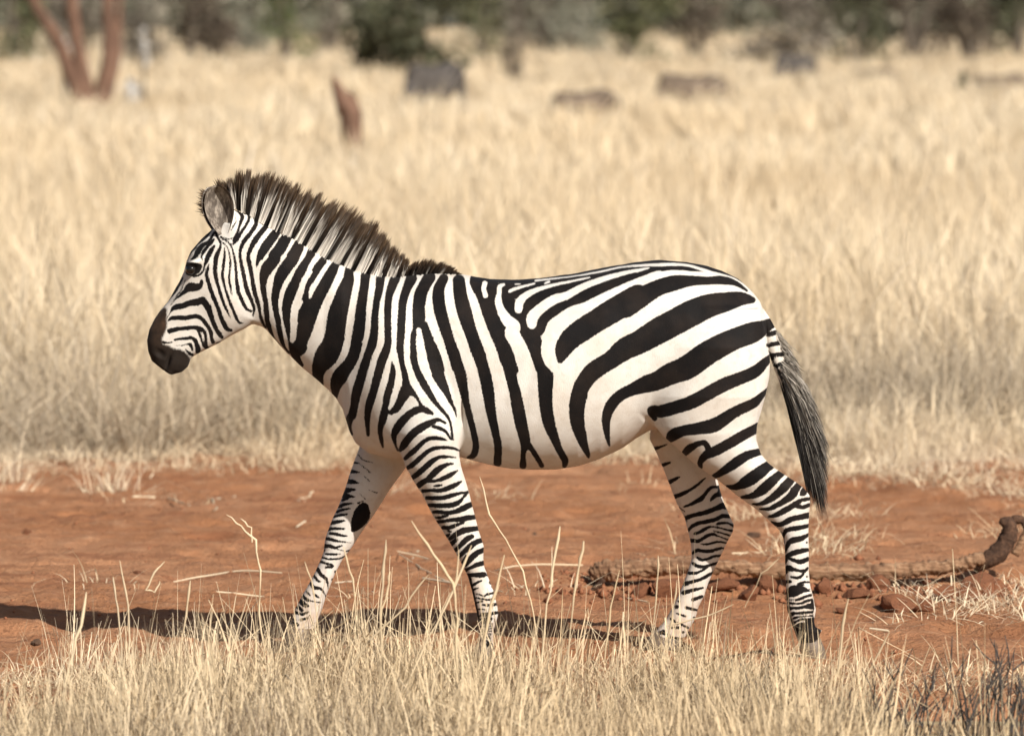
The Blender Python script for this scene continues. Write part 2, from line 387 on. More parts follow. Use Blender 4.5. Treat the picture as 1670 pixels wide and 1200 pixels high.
D 870,600,30 940,670,60 1000,700,60
w B 700,60,14 600,280,14 480,450,12 360,590,10
w B 650,130,9 540,310,9 420,470,8
B 740,80,20 690,230,18 560,400,15 450,570,12
B 690,30,30 640,150,40 540,320,36 430,450,26 340,560,18
B 690,170,13 640,300,20 560,400,16
D 1470,470,30 1560,450,22
i 1290,760,35 1350,740,45 1390,725,35
i 1290,850,35 1390,830,45
i 1320,940,35 1430,930,45
i 1350,1030,30 1470,1010,45
i 1390,1120,25 1500,1095,40
i 1300,900,14 1330,960,16 1390,1090,22 1420,1160,24
"""
FAR = """
m 640,300,25 690,305,14
m 630,380,40 700,390,14
m 600,430,20
m 590,470,50 640,475,40 690,485,14
m 580,545,40 660,545,22
m 560,600,50 600,605,45
m 690,230,10 740,280,12 820,300,8
m 700,310,8 800,390,15
m 740,420,6 790,470,12
m 780,545,6 860,575,10
I 740,30,50 860,5,40
I 740,60,60 830,105,70 940,120,26
I 700,185,60 790,140,60
I 630,310,70 740,265,65 900,245,28
I 590,410,60 700,370,55 840,345,28
I 540,505,50 660,475,55 790,455,36
I 470,630,70 600,605,80 740,580,36
I 430,745,80 560,735,60 730,740,40
I 460,830,60 580,845,65 690,870,50 800,880,20
I 360,930,60 460,940,75 560,970,65 640,985,40 860,1010,18
I 340,1055,60 440,1070,65 560,1105,60 700,1060,18
I 330,1165,50
I 600,1140,20 720,1165,25
I 820,1170,50
I 1110,330,210 1070,480,330 980,640,240 900,770,80
I 1000,240,40 1100,200,22
I 1030,50,14 1140,160,30
J 480,10,30 600,15,25
J 480,50,30
J 500,90,25 590,95,28 670,90,14
J 740,60,20 810,45,26
J 460,130,25 540,150,28 640,148,25 700,130,20 750,105,26
J 440,180,35 520,205,30 570,215,30 580,240,28 500,245,28
J 680,198,22
J 615,295,36
J 410,270,50 450,330,45 500,370,40 520,410,28 530,490,12
J 578,385,30
J 370,345,35 410,400,30 440,410,20
J 330,430,35 370,480,45 440,490,35 490,550,15 505,600,12
J 285,530,25 320,570,18
J 360,545,20 400,580,30 435,600,14
J 230,570,40 290,620,40 350,635,20 440,650,18
J 200,620,45 250,670,60 300,690,28
J 180,700,50 230,740,36
J 140,760,40 200,780,32
J 120,830,40 150,850,30
J 105,890,60 170,905,50
J 230,790,36 300,760,24
J 210,850,34 290,830,26
j 260,843,35 330,820,22 380,800,8
k 120,322,35 180,300,22
k 175,478,40 230,450,32 270,430,13
K 110,315,60 220,260,60 310,200,22
K 220,600,90 360,550,85 500,480,70 650,390,60 780,280,46 850,220,16
K 420,790,36 540,750,60 650,690,80 760,630,100 820,560,70 880,480,70 950,420,70 1050,400,60 1120,430,90 1130,530,120 1050,560,90 980,620,70 940,670,36
K 320,795,30 440,885,18
K 470,1000,90 620,950,85 760,920,90 900,880,100 1050,820,100 1180,770,130 1250,800,80
K 580,1165,80 740,1100,70 900,1060,70 1050,1030,80 1170,970,90 1340,975,80
L 140,20,36 200,100,18
L 220,255,50 290,180,60 400,125,70 520,110,60 650,80,60
L 690,140,36 780,125,50 880,130,36 990,190,60
L 330,300,50 420,270,60 500,220,60 600,185,38 700,200,33 830,230,33 970,260,50
L 640,255,22 750,280,28 870,320,33 950,350,35
L 690,330,18 800,370,28 900,415,38
L 270,410,70 390,420,60 470,370,60 560,320,60 640,310,48 700,340,28
L 430,465,28 540,470,40 660,440,45 770,435,33 870,460,38
L 300,615,50 370,570,60 480,585,60 600,580,60 720,545,50 790,535,38 840,570,30
L 375,690,46 440,730,50 540,710,50 640,670,50 800,650,45
L 300,780,50 380,830,58 500,830,50 620,800,50 750,765,38
L 240,940,60 350,940,50 450,900,38 540,840,46
L 170,1115,80 300,1080,60 430,1040,60 560,970,60 670,920,60
l 300,535,40 390,510,36 480,490,18
l 390,597,35 470,568,32
l 260,612,25
l 240,662,40
l 330,670,30 430,692,24
l 240,720,14 320,748,24
l 400,760,24
l 190,770,25 250,812,24
l 120,880,30
l 300,890,25
l 60,930,40
l 90,895,34 150,910,26
l 200,850,28 270,850,26
l 160,940,40 260,950,30
l 280,820,22 340,850,26
"""
MUZ = """
B 330,670,110 240,850,290 190,1000,370 150,1150,300
D 280,150,320 255,330,320 255,500,330 320,650,400 430,780,560 560,850,560 700,830,480 850,830,250
"""
EYE_RIM = """
A 320,870,120 425,935,235 545,890,95
A 330,1005,120 430,1050,80
"""

def spline(P, n=4):
    """Catmull-Rom through rows of P."""
    P = np.asarray(P, float)
    if len(P) < 3:
        return P
    Q = np.vstack([2 * P[0] - P[1], P, 2 * P[-1] - P[-2]])
    t = np.linspace(0, 1, n, endpoint=False)[:, None]
    out = []
    for i in range(1, len(Q) - 2):
        a, b, c, d = Q[i - 1], Q[i], Q[i + 1], Q[i + 2]
        out.append(.5 * (2 * b + (c - a) * t + (2 * a - 5 * b + 4 * c - d) * t * t + (3 * b - a - 3 * c + d) * t ** 3))
    out.append(P[-1:])
    return np.vstack(out)

FX0, FY0, FW, FH = 225, 320, 1140, 780          # extent of the side elevation
def coat_field(text, res=1.0, clampd=14.0):
    W, H = int(FW / res), int(FH / res)
    F = np.full((H, W), clampd, np.float32)
    for line in text.strip().splitlines():
        tok = line.split(); white = tok[0] == 'w'
        if white: tok = tok[1:]
        pts = []; fr = None
        for t in tok:
            if t in FR: fr = FR[t]; continue
            x, y, w = map(float, t.split(','))
            pts.append((fr[0] + x * fr[2], fr[1] + y * fr[2], w * fr[2] * .5))
        if len(pts) == 1: pts.append((pts[0][0] + .5, pts[0][1], pts[0][2]))
        S = spline(pts); S[:, 2] = np.maximum(S[:, 2], .3)
        m = S[:, 2].max() + clampd
        x0 = max(int((S[:, 0].min() - m - FX0) / res), 0); x1 = min(int((S[:, 0].max() + m - FX0) / res) + 2, W)
        y0 = max(int((S[:, 1].min() - m - FY0) / res), 0); y1 = min(int((S[:, 1].max() + m - FY0) / res) + 2, H)
        if x1 <= x0 or y1 <= y0: continue
        X, Y = np.meshgrid(FX0 + np.arange(x0, x1) * res, FY0 + np.arange(y0, y1) * res)
        D = np.full(X.shape, 99., np.float32)
        for A, B in zip(S[:-1], S[1:]):
            m = max(A[2], B[2]) + clampd
            ax, ay = min(A[0], B[0]) - m, min(A[1], B[1]) - m; bx, by = max(A[0], B[0]) + m, max(A[1], B[1]) + m
            i0 = max(int((ax - X[0, 0]) / res), 0); i1 = max(int((bx - X[0, 0]) / res) + 2, 0)
            j0 = max(int((ay - Y[0, 0]) / res), 0); j1 = max(int((by - Y[0, 0]) / res) + 2, 0)
            xs, ys = X[j0:j1, i0:i1], Y[j0:j1, i0:i1]
            if xs.size == 0: continue
            d = B[:2] - A[:2]; L = max(d @ d, 1e-6)
            t = np.clip(((xs - A[0]) * d[0] + (ys - A[1]) * d[1]) / L, 0, 1)
            q = np.hypot(xs - A[0] - t * d[0], ys - A[1] - t * d[1]) - (A[2] + t * (B[2] - A[2]))
            D[j0:j1, i0:i1] = np.minimum(D[j0:j1, i0:i1], q)
        D = np.clip(D, -clampd, clampd)
        F[y0:y1, x0:x1] = np.maximum(F[y0:y1, x0:x1], -D) if white else np.minimum(F[y0:y1, x0:x1], D)
    return F

def sample_field(F, px, py, res=1.0):
    u = np.clip((px - FX0) / res, 0, F.shape[1] - 1.01); v = np.clip((py - FY0) / res, 0, F.shape[0] - 1.01)
    i = u.astype(int); j = v.astype(int); a = u - i; b = v - j
    return F[j, i] * (1 - a) * (1 - b) + F[j, i + 1] * a * (1 - b) + F[j + 1, i] * (1 - a) * b + F[j + 1, i + 1] * a * b
# ---------------------------------------------------------------- the walking zebra
VOX = 1.8
def axis(n0, n1): return np.arange(n0, n1, VOX, dtype=np.float32)
class Volume:
    def __init__(self, x0, x1, y0, y1, z0, z1):
        self.x, self.y, self.z = axis(x0, x1), axis(y0, y1), axis(z0, z1)
        self.f = np.full((len(self.x), len(self.y), len(self.z)), 40., np.float32)
    def cut(self, lo, hi):
        s = []
        for a, l, h in zip((self.x, self.y, self.z), lo, hi):
            i0 = max(int((l - a[0]) / VOX), 0); i1 = min(int((h - a[0]) / VOX) + 2, len(a)); s.append(slice(i0, max(i1, i0)))
        return tuple(s)
    def union(self, s, d, k):
        a = self.f[s]; h = np.maximum(k - np.abs(a - d), 0) / k
        self.f[s] = np.minimum(a, d) - h * h * k * .25
    def carve(self, s, d, k):
        a = self.f[s]; h = np.maximum(k - np.abs(a + d), 0) / k
        self.f[s] = np.maximum(a, -d) + h * h * k * .25
    def slab(self, A, direction, e1, e2, prof, k=10., p=2.2, m=30.):
        """loft between two outlines e1, e2 (side elevation); prof rows: (u or y, half width, centre across)"""
        A = np.array(A, float); d = np.array(direction, float); d /= np.linalg.norm(d); q = np.array([-d[1], d[0]])
        e1 = (np.array(e1, float) - A); e2 = (np.array(e2, float) - A)
        u1, v1 = e1 @ d, e1 @ q; u2, v2 = e2 @ d, e2 @ q
        u_lo, u_hi = max(u1.min(), u2.min()), min(u1.max(), u2.max())
        pts = np.vstack([e1, e2]) + A; pr = np.array(prof, float); W = pr[:, 1].max(); C0, C1 = pr[:, 2].min(), pr[:, 2].max()
        s = self.cut((pts[:, 0].min() - m, C0 - W - m, pts[:, 1].min() - m), (pts[:, 0].max() + m, C1 + W + m, pts[:, 1].max() + m))
        X, Z = np.meshgrid(self.x[s[0]], self.z[s[2]], indexing='ij'); Y = self.y[s[1]][None, :, None]
        U = (X - A[0]) * d[0] + (Z - A[1]) * d[1]; V = (X - A[0]) * q[0] + (Z - A[1]) * q[1]
        o1, o2 = np.argsort(u1), np.argsort(u2)
        a = np.interp(U, u1[o1], v1[o1]); b = np.interp(U, u2[o2], v2[o2])
        c = (a + b) / 2; h = np.maximum(np.abs(a - b) / 2, 1)
        w = np.interp(U, pr[:, 0], pr[:, 1]); cy = np.interp(U, pr[:, 0], pr[:, 2])
        n = (np.abs((V - c) / h)[:, None, :] ** p + np.abs((Y - cy[:, None, :]) / w[:, None, :]) ** p) ** (1 / p)
        f = (n - 1) * np.minimum(h, w)[:, None, :]
        du = np.maximum(np.maximum(u_lo - U, U - u_hi), 0)[:, None, :]
        f = np.where(du > 0, np.sqrt(np.maximum(f, 0) ** 2 + du ** 2), f).astype(np.float32)
        self.union(s, f, k)
    def blob(self, c, r, k=15., sign=1, rot=0.0):
        c = np.array(c, float); r = np.array(r, float); R = r.max() + 25
        s = self.cut(c - R, c + R)
        X = self.x[s[0]][:, None, None] - c[0]; Y = self.y[s[1]][None, :, None] - c[1]; Z = self.z[s[2]][None, None, :] - c[2]
        X, Z = X * cos(rot) + Z * sin(rot), -X * sin(rot) + Z * cos(rot)
        n = np.sqrt((X / r[0]) ** 2 + (Y / r[1]) ** 2 + (Z / r[2]) ** 2)
        f = ((n - 1) * r.min()).astype(np.float32)
        self.union(s, f, k) if sign > 0 else self.carve(s, f, k)
    def surface(self):
        f = self.f; nx, ny, nz = f.shape; ins = f < 0
        cnt = np.zeros((nx - 1, ny - 1, nz - 1), np.int8)
        for i in (0, 1):
            for j in (0, 1):
                for l in (0, 1): cnt += ins[i:nx - 1 + i, j:ny - 1 + j, l:nz - 1 + l]
        act = (cnt > 0) & (cnt < 8); I = np.argwhere(act)
        ids = np.full(act.shape, -1, np.int32); ids[act] = np.arange(len(I))
        val = {(i, j, l): f[I[:, 0] + i, I[:, 1] + j, I[:, 2] + l] for i in (0, 1) for j in (0, 1) for l in (0, 1)}
        P = np.zeros((len(I), 3)); N = np.zeros(len(I))
        for a in val:
            for ax in range(3):
                if a[ax]: continue
                b = list(a); b[ax] = 1; b = tuple(b)
                va, vb = val[a], val[b]; cr = (va < 0) != (vb < 0)
                t = np.where(cr, va / np.where(cr, va - vb, 1), 0)
                q = np.tile(np.array(a, float), (len(I), 1)); q[:, ax] += t
                P[cr] += q[cr]; N += cr
        P = (P / N[:, None] + I) * VOX + np.array([self.x[0], self.y[0], self.z[0]])
        quads = []
        for ax in range(3):
            o = [x for x in range(3) if x != ax]
            sl0 = [slice(None)] * 3; sl1 = [slice(None)] * 3; sl0[ax] = slice(0, -1); sl1[ax] = slice(1, None)
            cr = ins[tuple(sl0)] != ins[tuple(sl1)]
            E = np.argwhere(cr); ok = np.all([(E[:, x] > 0) & (E[:, x] < f.shape[x] - 1) for x in o], axis=0); E = E[ok]
            flip = ins[tuple(sl0)][tuple(E.T)]
            c = []
            for du, dv in ((0, 0), (1, 0), (1, 1), (0, 1)):
                e = E.copy(); e[:, o[0]] -= du; e[:, o[1]] -= dv; c.append(ids[tuple(e.T)])
            Q = np.stack(c, 1)
            if ax == 1: flip = ~flip
            Q[flip] = Q[flip][:, ::-1]; quads.append(Q)
        return P, np.vstack(quads)

def to_world(P):
    P = np.asarray(P, float)
    return np.stack([(P[:, 0] - 835) * S, P[:, 1] * S, (1068 - P[:, 2]) * S], 1)

V = Volume(225, 1356, -156, 156, 300, 1066)
top = [(380, 340), (389, 344), (404, 348), (430, 364), (448, 373), (468, 382), (488, 394), (508, 407), (527, 418), (548, 428), (571, 437), (596, 444),
       (620, 450), (643, 452), (670, 450), (699, 447), (725, 446), (751, 448), (773, 452), (800, 456), (836, 457), (872, 455), (919, 449), (929, 448), (978, 438),
       (1032, 429), (1075, 424), (1119, 427), (1151, 433), (1178, 442), (1204, 455), (1227, 475), (1240, 493), (1249, 515)]
bot = [(380, 440), (400, 490), (419, 523), (436, 539), (463, 570), (490, 597), (520, 622), (537, 636), (549, 649), (560, 668), (566, 688), (571, 704), (580, 722),
       (600, 738), (640, 748), (700, 748), (752, 745), (780, 752), (803, 758), (834, 763), (870, 765), (906, 765), (942, 760), (978, 748), (1014, 730), (1039, 713),
       (1060, 700), (1110, 690), (1180, 680), (1225, 650), (1249, 600)]
# (station along the trunk, half width, centre)
trunk = [(0, 34, 0), (30, 38, 0), (60, 42, 0), (100, 48, 0), (150, 60, 0), (180, 74, 0), (220, 88, 0), (270, 99, 0), (330, 108, 0), (420, 124, 0), (520, 134, 0), (600, 134, 0),
         (680, 124, 0), (740, 118, 0), (790, 108, 0), (830, 88, 0), (855, 62, 0), (869, 40, 0)]
V.slab((380, 0), (1, 0), top, bot, trunk, k=1, p=2.25)
# head: forehead line and jaw line
brow = [(392, 330), (372, 345), (350, 371), (328, 389), (310, 410), (303, 427), (299, 443), (292, 459), (280, 481), (274, 492), (261, 507), (251, 521), (243, 537), (239, 555), (241, 573), (247, 589), (258, 600), (268, 604), (281, 610)]
jaw = [(440, 395), (437, 440), (430, 480), (424, 505), (419, 523), (411, 528), (397, 537), (377, 548), (360, 558), (335, 570), (317, 579), (311, 584), (306, 597), (296, 606), (281, 610)]
hd = np.array([-116., 255.]) / math.hypot(116, 255)
V.slab((378, 345), hd, brow, jaw, [(-20, 28, 0), (20, 36, 0), (60, 43, 0), (95, 46, 0), (130, 44, 0), (170, 36, 0), (205, 30, 0), (240, 27, 0), (265, 25, 0), (285, 18, 0)], k=14, p=2.3)
# mane-side muscles, shoulders, haunches, cheeks
for sgn in (-1, 1):
    V.blob((655, 610, ) [:1] + (sgn * 78, 610), (62, 42, 120), 26, rot=-.25)
    V.blob((1150, sgn * 78, 590), (95, 48, 90), 30)
    V.blob((372, sgn * 26, 478), (34, 22, 44), 14, rot=.3)
    V.blob((318, sgn * 40, 428), (15, 7, 6), 8, rot=-.5)      # brow
    V.blob((313.5, sgn * 48, 438), (11, 9, 9), 5, sign=-1)    # eye socket
    V.blob((262, sgn * 27, 575), (8, 6, 5), 5, sign=-1, rot=.6)   # nostril
    V.blob((274, sgn * 25, 594), (3, 9, 16), 5, sign=-1, rot=.35)  # mouth
def leg(rows, prof, k, p=2.2):
    V.slab((0, 0), (0, 1), [(a, y) for y, a, b in rows], [(b, y) for y, a, b in rows], prof, k=k, p=p)
# near fore leg
leg([(590, 640, 730), (640, 640, 744), (680, 646, 747), (715, 652, 749), (740, 658, 750), (755, 662, 752.5), (777, 674, 759.6), (800, 689, 766), (838, 708, 775.5), (860, 722, 781), (886, 737, 789), (905, 748, 788.5),
     (920, 756, 790), (933, 762.6, 795), (958, 770, 804.6), (984, 776, 811.6), (996, 778.5, 812.8), (1010, 780, 809), (1022, 781, 804.6), (1035, 781, 804), (1048, 779, 805)],
    [(590, 34, -80), (640, 42, -88), (700, 44, -86), (740, 40, -76), (800, 32, -64), (860, 25, -55), (905, 21, -53), (940, 15, -52), (985, 18, -52), (1010, 15, -52), (1048, 17, -52)], 9)
for sgn in (-1, 1): V.blob((756, sgn * 124, 690), (5, 30, 56), 5, sign=-1, rot=-.05)   # fold behind the elbow
# far fore leg
leg([(600, 610, 710), (640, 602, 716), (690, 590, 705), (734, 584, 688), (759, 575, 666), (779, 568, 652), (801, 561, 636), (830, 550, 617), (849, 541, 605), (873, 532, 588), (887, 528.4, 579), (902, 526.6, 568), (916, 522, 557), (938, 512, 545),
     (962, 499.4, 535.5), (980, 488.6, 528.5), (998, 478.7, 523.5), (1014, 475, 517), (1030, 471, 511)],
    [(600, 34, 74), (640, 40, 78), (700, 42, 74), (740, 39, 66), (800, 32, 60), (850, 25, 56), (887, 21, 54), (930, 15, 52), (985, 17, 52), (1005, 15, 52), (1030, 17, 52)], 12)
# near hind leg
leg([(500, 1110, 1236), (540, 1090, 1246), (580, 1077, 1251), (610, 1068, 1250), (640, 1062, 1245), (675, 1062, 1236), (690, 1067, 1232), (706, 1079, 1231), (715, 1090, 1232), (735, 1113, 1238), (751, 1130, 1250), (760, 1142, 1262), (780, 1170, 1292),
     (792, 1186, 1309), (803, 1199, 1318), (817, 1219, 1319), (826, 1232, 1318), (844, 1252, 1316.5), (860, 1269, 1316), (873, 1275, 1316), (898, 1278, 1316.5), (924, 1278.7, 1316.5), (951, 1279.5, 1319), (971, 1280, 1324.6),
     (989, 1281, 1328), (1007, 1287, 1325), (1016, 1290, 1327), (1022, 1293, 1338), (1029, 1295, 1334), (1040, 1299, 1333)],
    [(500, 44, -66), (560, 62, -74), (640, 66, -74), (700, 58, -68), (760, 42, -60), (800, 29, -57), (825, 25, -56), (860, 20, -55), (900, 16, -55), (950, 16, -55), (990, 19, -55), (1012, 17, -55), (1040, 18, -55)], 9)
# far hind leg
leg([(500, 1110, 1234), (560, 1085, 1242), (640, 1072, 1236), (690, 1064, 1226), (720, 1061, 1218), (741, 1071, 1206), (768, 1083, 1186), (785, 1090, 1172), (801, 1096, 1176), (824, 1105, 1182.5), (848, 1118, 1193), (860, 1121, 1198.6), (871, 1124, 1197),
     (884, 1127, 1190), (896, 1129, 1184), (915, 1129.5, 1175), (935, 1124, 1166), (956, 1116, 1157), (978, 1106.5, 1150), (994, 1099, 1141), (1014, 1088, 1135.6), (1030, 1074, 1126), (1044, 1065, 1119)],
    [(500, 44, 62), (560, 60, 66), (640, 62, 64), (700, 54, 60), (760, 41, 58), (800, 29, 57), (830, 25, 56), (870, 21, 55), (900, 16, 55), (960, 16, 55), (1000, 19, 55), (1044, 18, 55)], 14)
for sgn in (-1, 1): V.blob((1066, sgn * 108, 694), (4, 34, 22), 5, sign=-1, rot=-.75)   # flank fold
PV, FQ = V.surface(); del V.f
# one smoothing pass over the quads keeps the form and softens the grid
def relax(P, Q, it=2, w=.45):
    a = np.concatenate([Q[:, 0], Q[:, 1], Q[:, 2], Q[:, 3]]); b = np.concatenate([Q[:, 1], Q[:, 2], Q[:, 3], Q[:, 0]])
    n = np.bincount(a, minlength=len(P)) + np.bincount(b, minlength=len(P))
    for _ in range(it):
        for ww in (w, -w * .98):
            s = np.stack([np.bincount(a, P[b, c], len(P)) + np.bincount(b, P[a, c], len(P)) for c in range(3)], 1) / n[:, None]
            P = P + ww * (s - P)
    return P
PV = relax(PV, FQ, 4)
N3 = np.zeros_like(PV); cr = np.cross(PV[FQ[:, 2]] - PV[FQ[:, 0]], PV[FQ[:, 3]] - PV[FQ[:, 1]])
for i in range(4):
    for c in range(3): N3[:, c] += np.bincount(FQ[:, i], cr[:, c], len(PV))
N3 /= np.linalg.norm(N3, axis=1)[:, None] + 1e-9
cen = PV.mean(0)
if np.einsum('ij,ij->i', N3, PV - cen).sum() < 0: N3 = -N3
leg_t = np.clip((PV[:, 2] - 700) / 120, 0, 1)
un = 3.4 * fbm(PV[:, 0] / 58 + PV[:, 1] / 47, PV[:, 2] / 74 + PV[:, 1] * .004, 2, 301) * (1 - .6 * leg_t) + 1.5 * fbm(PV[:, 0] / 19 + PV[:, 1] / 23, PV[:, 2] / 26, 2, 305) * (1 - .3 * leg_t)
ribs = np.clip(1 - np.abs(PV[:, 0] - 860) / 120, 0, 1) * np.clip(1 - np.abs(PV[:, 2] - 620) / 110, 0, 1) * np.sin((PV[:, 0] + (PV[:, 2] - 620) * .25) * 2 * pi / 31) * .55
PV = PV + N3 * (un + ribs)[:, None]
WV = to_world(PV)
v0, v1, v2 = (WV[FQ[:, i]] for i in range(3))
if np.einsum('ij,ij->i', v0, np.cross(v1, v2)).sum() < 0: FQ = FQ[:, ::-1]

COAT_N, COAT_F = coat_field(NEAR), coat_field(FAR)
MUZ_F, EYE_F = coat_field(MUZ), coat_field(EYE_RIM)
def elevation(W, y_eff):
    s = CAM_D / (CAM_D + y_eff)
    return 835 + W[:, 0] * s / S, 50 + (CAM_H - W[:, 2]) * s / S
def coat_at(W):
    P2 = 1068 - W[:, 2] / S; PX = 835 + W[:, 0] / S
    legfar = (W[:, 1] > .03) & (P2 > 712) & ((PX < 690) | (PX > 1045)) & ~((P2 < 735) & (PX < 690))
    legnear = (W[:, 1] < 0) & (P2 > 712)
    ye = np.where(legfar | legnear, W[:, 1], -np.abs(W[:, 1]))
    px, py = elevation(W, ye)
    return np.where(legfar, sample_field(COAT_F, px, py), sample_field(COAT_N, px, py)), sample_field(MUZ_F, px, py), sample_field(EYE_F, px, py)

def coat_material():
    t = NT('zebra_coat')
    d = t.attr('coat').outputs['Fac']; mz = t.attr('muzzle').outputs['Fac']; ey = t.attr('eyerim').outputs['Fac']; low = t.attr('low').outputs['Fac']
    v = t.coord('Object'); fine = t.noise(260, 3, .6, v); mid = t.noise(45, 3, .6, v); big = t.noise(6, 3, .6, v)
    hair = t.noise(420, 2, .6, t.coord('Object', (1, 1, .22)))
    jit = t.math('ADD', t.math('MULTIPLY', t.math('SUBTRACT', hair, .5), 4.4), t.math('MULTIPLY', t.math('SUBTRACT', mid, .5), 1.6))
    blk = t.ramp(t.math('ADD', d, jit), .75, -.75)
    white = t.mix(t.ramp(big, .3, .75), (.645, .615, .57), (.58, .525, .46))
    white = t.mix(t.math('MULTIPLY', t.ramp(mid, .45, .8), .35), white, (.45, .365, .285))
    white = t.mix(t.math('MULTIPLY', t.ramp(hair, .5, .8), .22), white, (.45, .36, .28))
    white = t.mix(t.math('MULTIPLY', low, t.ramp(t.noise(14, 4, .6, v), .35, .75)), white, (.42, .29, .19))
    black = t.mix(t.ramp(t.noise(9, 3, .6, v), .35, .75), (.006, .005, .005), (.015, .0105, .0085))
    black = t.mix(t.math('MULTIPLY', t.ramp(fine, .6, .82), .35), black, (.07, .058, .05))
    c = t.mix(blk, white, black)
    mcol = t.mix(t.ramp(t.noise(16, 3, .6, v), .3, .7), (.022, .014, .010), (.075, .043, .026))
    zc = t.node('ShaderNodeSeparateXYZ'); t.l.new(t.node('ShaderNodeTexCoord').outputs['Object'], zc.inputs[0])
    mcol = t.mix(t.ramp(zc.outputs[2], .98, 1.10), (.018, .013, .010), mcol)
    c = t.mix(t.ramp(t.math('ADD', mz, t.math('MULTIPLY', jit, 1.5)), 2.5, -2.5), c, mcol)
    c = t.mix(t.ramp(ey, 1.2, -1.2), c, (.012, .010, .009))
    t.base(c, t.math('ADD', .55, t.math('MULTIPLY', fine, .2)), .09)
    t.put(t.b.inputs['Sheen Weight'], .03)
    t.bump(t.math('ADD', hair, t.math('MULTIPLY', fine, .5)), .32, .004)
    return t.m
M_COAT = coat_material()
zebra = empty('zebra', (0, 0, 0), 'black and white striped zebra walking along the red dirt path', 'zebra')
ca, mu, er = coat_at(WV)
lowv = np.clip((.42 - WV[:, 2]) / .4, 0, 1)
body = mesh_object('body', WV, FQ, M_COAT, zebra, True, {'coat': ca, 'muzzle': mu, 'eyerim': er, 'low': lowv})

# --- hooves
def simple(name, col, rough=.6, spec=.3, n=None):
    t = NT(name)
    if n: t.base(t.mix(t.ramp(t.noise(n[0], 4, .6, t.coord('Object')), .3, .7), col, n[1]), rough, spec)
    else: t.base(col, rough, spec)
    return t.m
M_HOOF = simple('horn', (.075, .058, .045), .55, .35, (30, (.18, .135, .098)))
def tube(P, R, n=12, cap=True, squash=None):
    """rings round a 3-D polyline; returns verts, quads, end triangles"""
    P = np.asarray(P, float); R = np.asarray(R, float); m = len(P)
    T = np.gradient(P, axis=0); T /= np.linalg.norm(T, axis=1)[:, None] + 1e-9
    ref = np.array([0, 1, 0.]) if abs(T[0, 1]) < .9 else np.array([1., 0, 0])
    vs = []
    for i in range(m):
        a = np.cross(T[i], ref); a /= np.linalg.norm(a); b = np.cross(T[i], a)
        th = np.linspace(0, 2 * pi, n, endpoint=False)
        r1, r2 = (R[i], R[i]) if R.ndim == 1 else (R[i, 0], R[i, 1])
        vs.append(P[i] + r1 * np.cos(th)[:, None] * a + r2 * np.sin(th)[:, None] * b)
    vs = np.vstack(vs); idx = np.arange(m * n).reshape(m, n); nx = np.roll(idx, -1, 1)
    Q = np.stack([idx[:-1], nx[:-1], nx[1:], idx[1:]], -1).reshape(-1, 4)
    tri = np.zeros((0, 3), int)
    if cap:
        vs = np.vstack([vs, P[:1], P[-1:]]); a, b = len(vs) - 2, len(vs) - 1
        tri = np.vstack([np.stack([nx[0], idx[0], np.full(n, a)], 1), np.stack([idx[-1], nx[-1], np.full(n, b)], 1)])
    return vs, Q, tri
def hoof(rings, cy, label=None):
    """rings: (x, z, half length, half width) from the hair line to the sole, side elevation units"""
    P = [((x - 835) * S, cy * S, (1068 - z) * S) for x, z, a, b in rings]; R = [(a * S, b * S) for x, z, a, b in rings]
    v, q, t = tube(P, R, 20)
    return mesh_object('hoof', v, [q, t], M_HOOF, zebra)
hoof([(792, 1043, 13, 15), (791.5, 1048, 15, 17), (790, 1060, 18, 20), (788, 1074, 21, 22), (788, 1076, 20, 21)], -52)
hoof([(490, 1026, 18, 15), (488, 1032, 20, 17), (485, 1046, 22, 20), (483, 1058, 24, 22), (483, 1061, 23, 21)], 52)
hoof([(1090, 1039, 24, 16), (1088, 1046, 26, 18), (1085, 1056, 28, 20), (1083, 1061, 29, 21), (1083, 1063, 28, 20)], 55)
hoof([(1316, 1037, 18, 16), (1319, 1046, 19, 18), (1325, 1060, 19, 19), (1329, 1072, 17, 19), (1331, 1076, 15, 17)], -55)

# --- eyes
M_EYE = simple('dark_eye', (.008, .006, .005), .08, .6)
for sgn in (-1, 1):
    bm = bmesh.new(); bmesh.ops.create_uvsphere(bm, u_segments=20, v_segments=12, radius=8.6 * S)
    me = bpy.data.meshes.new('eye'); bm.to_mesh(me); bm.free(); me.materials.append(M_EYE)
    me.polygons.foreach_set('use_smooth', np.ones(len(me.polygons), bool))
    o = bpy.data.objects.new('eye', me); COL.objects.link(o); o.parent = zebra
    o.location = to_world([(313.5, sgn * 37.5, 438)])[0]

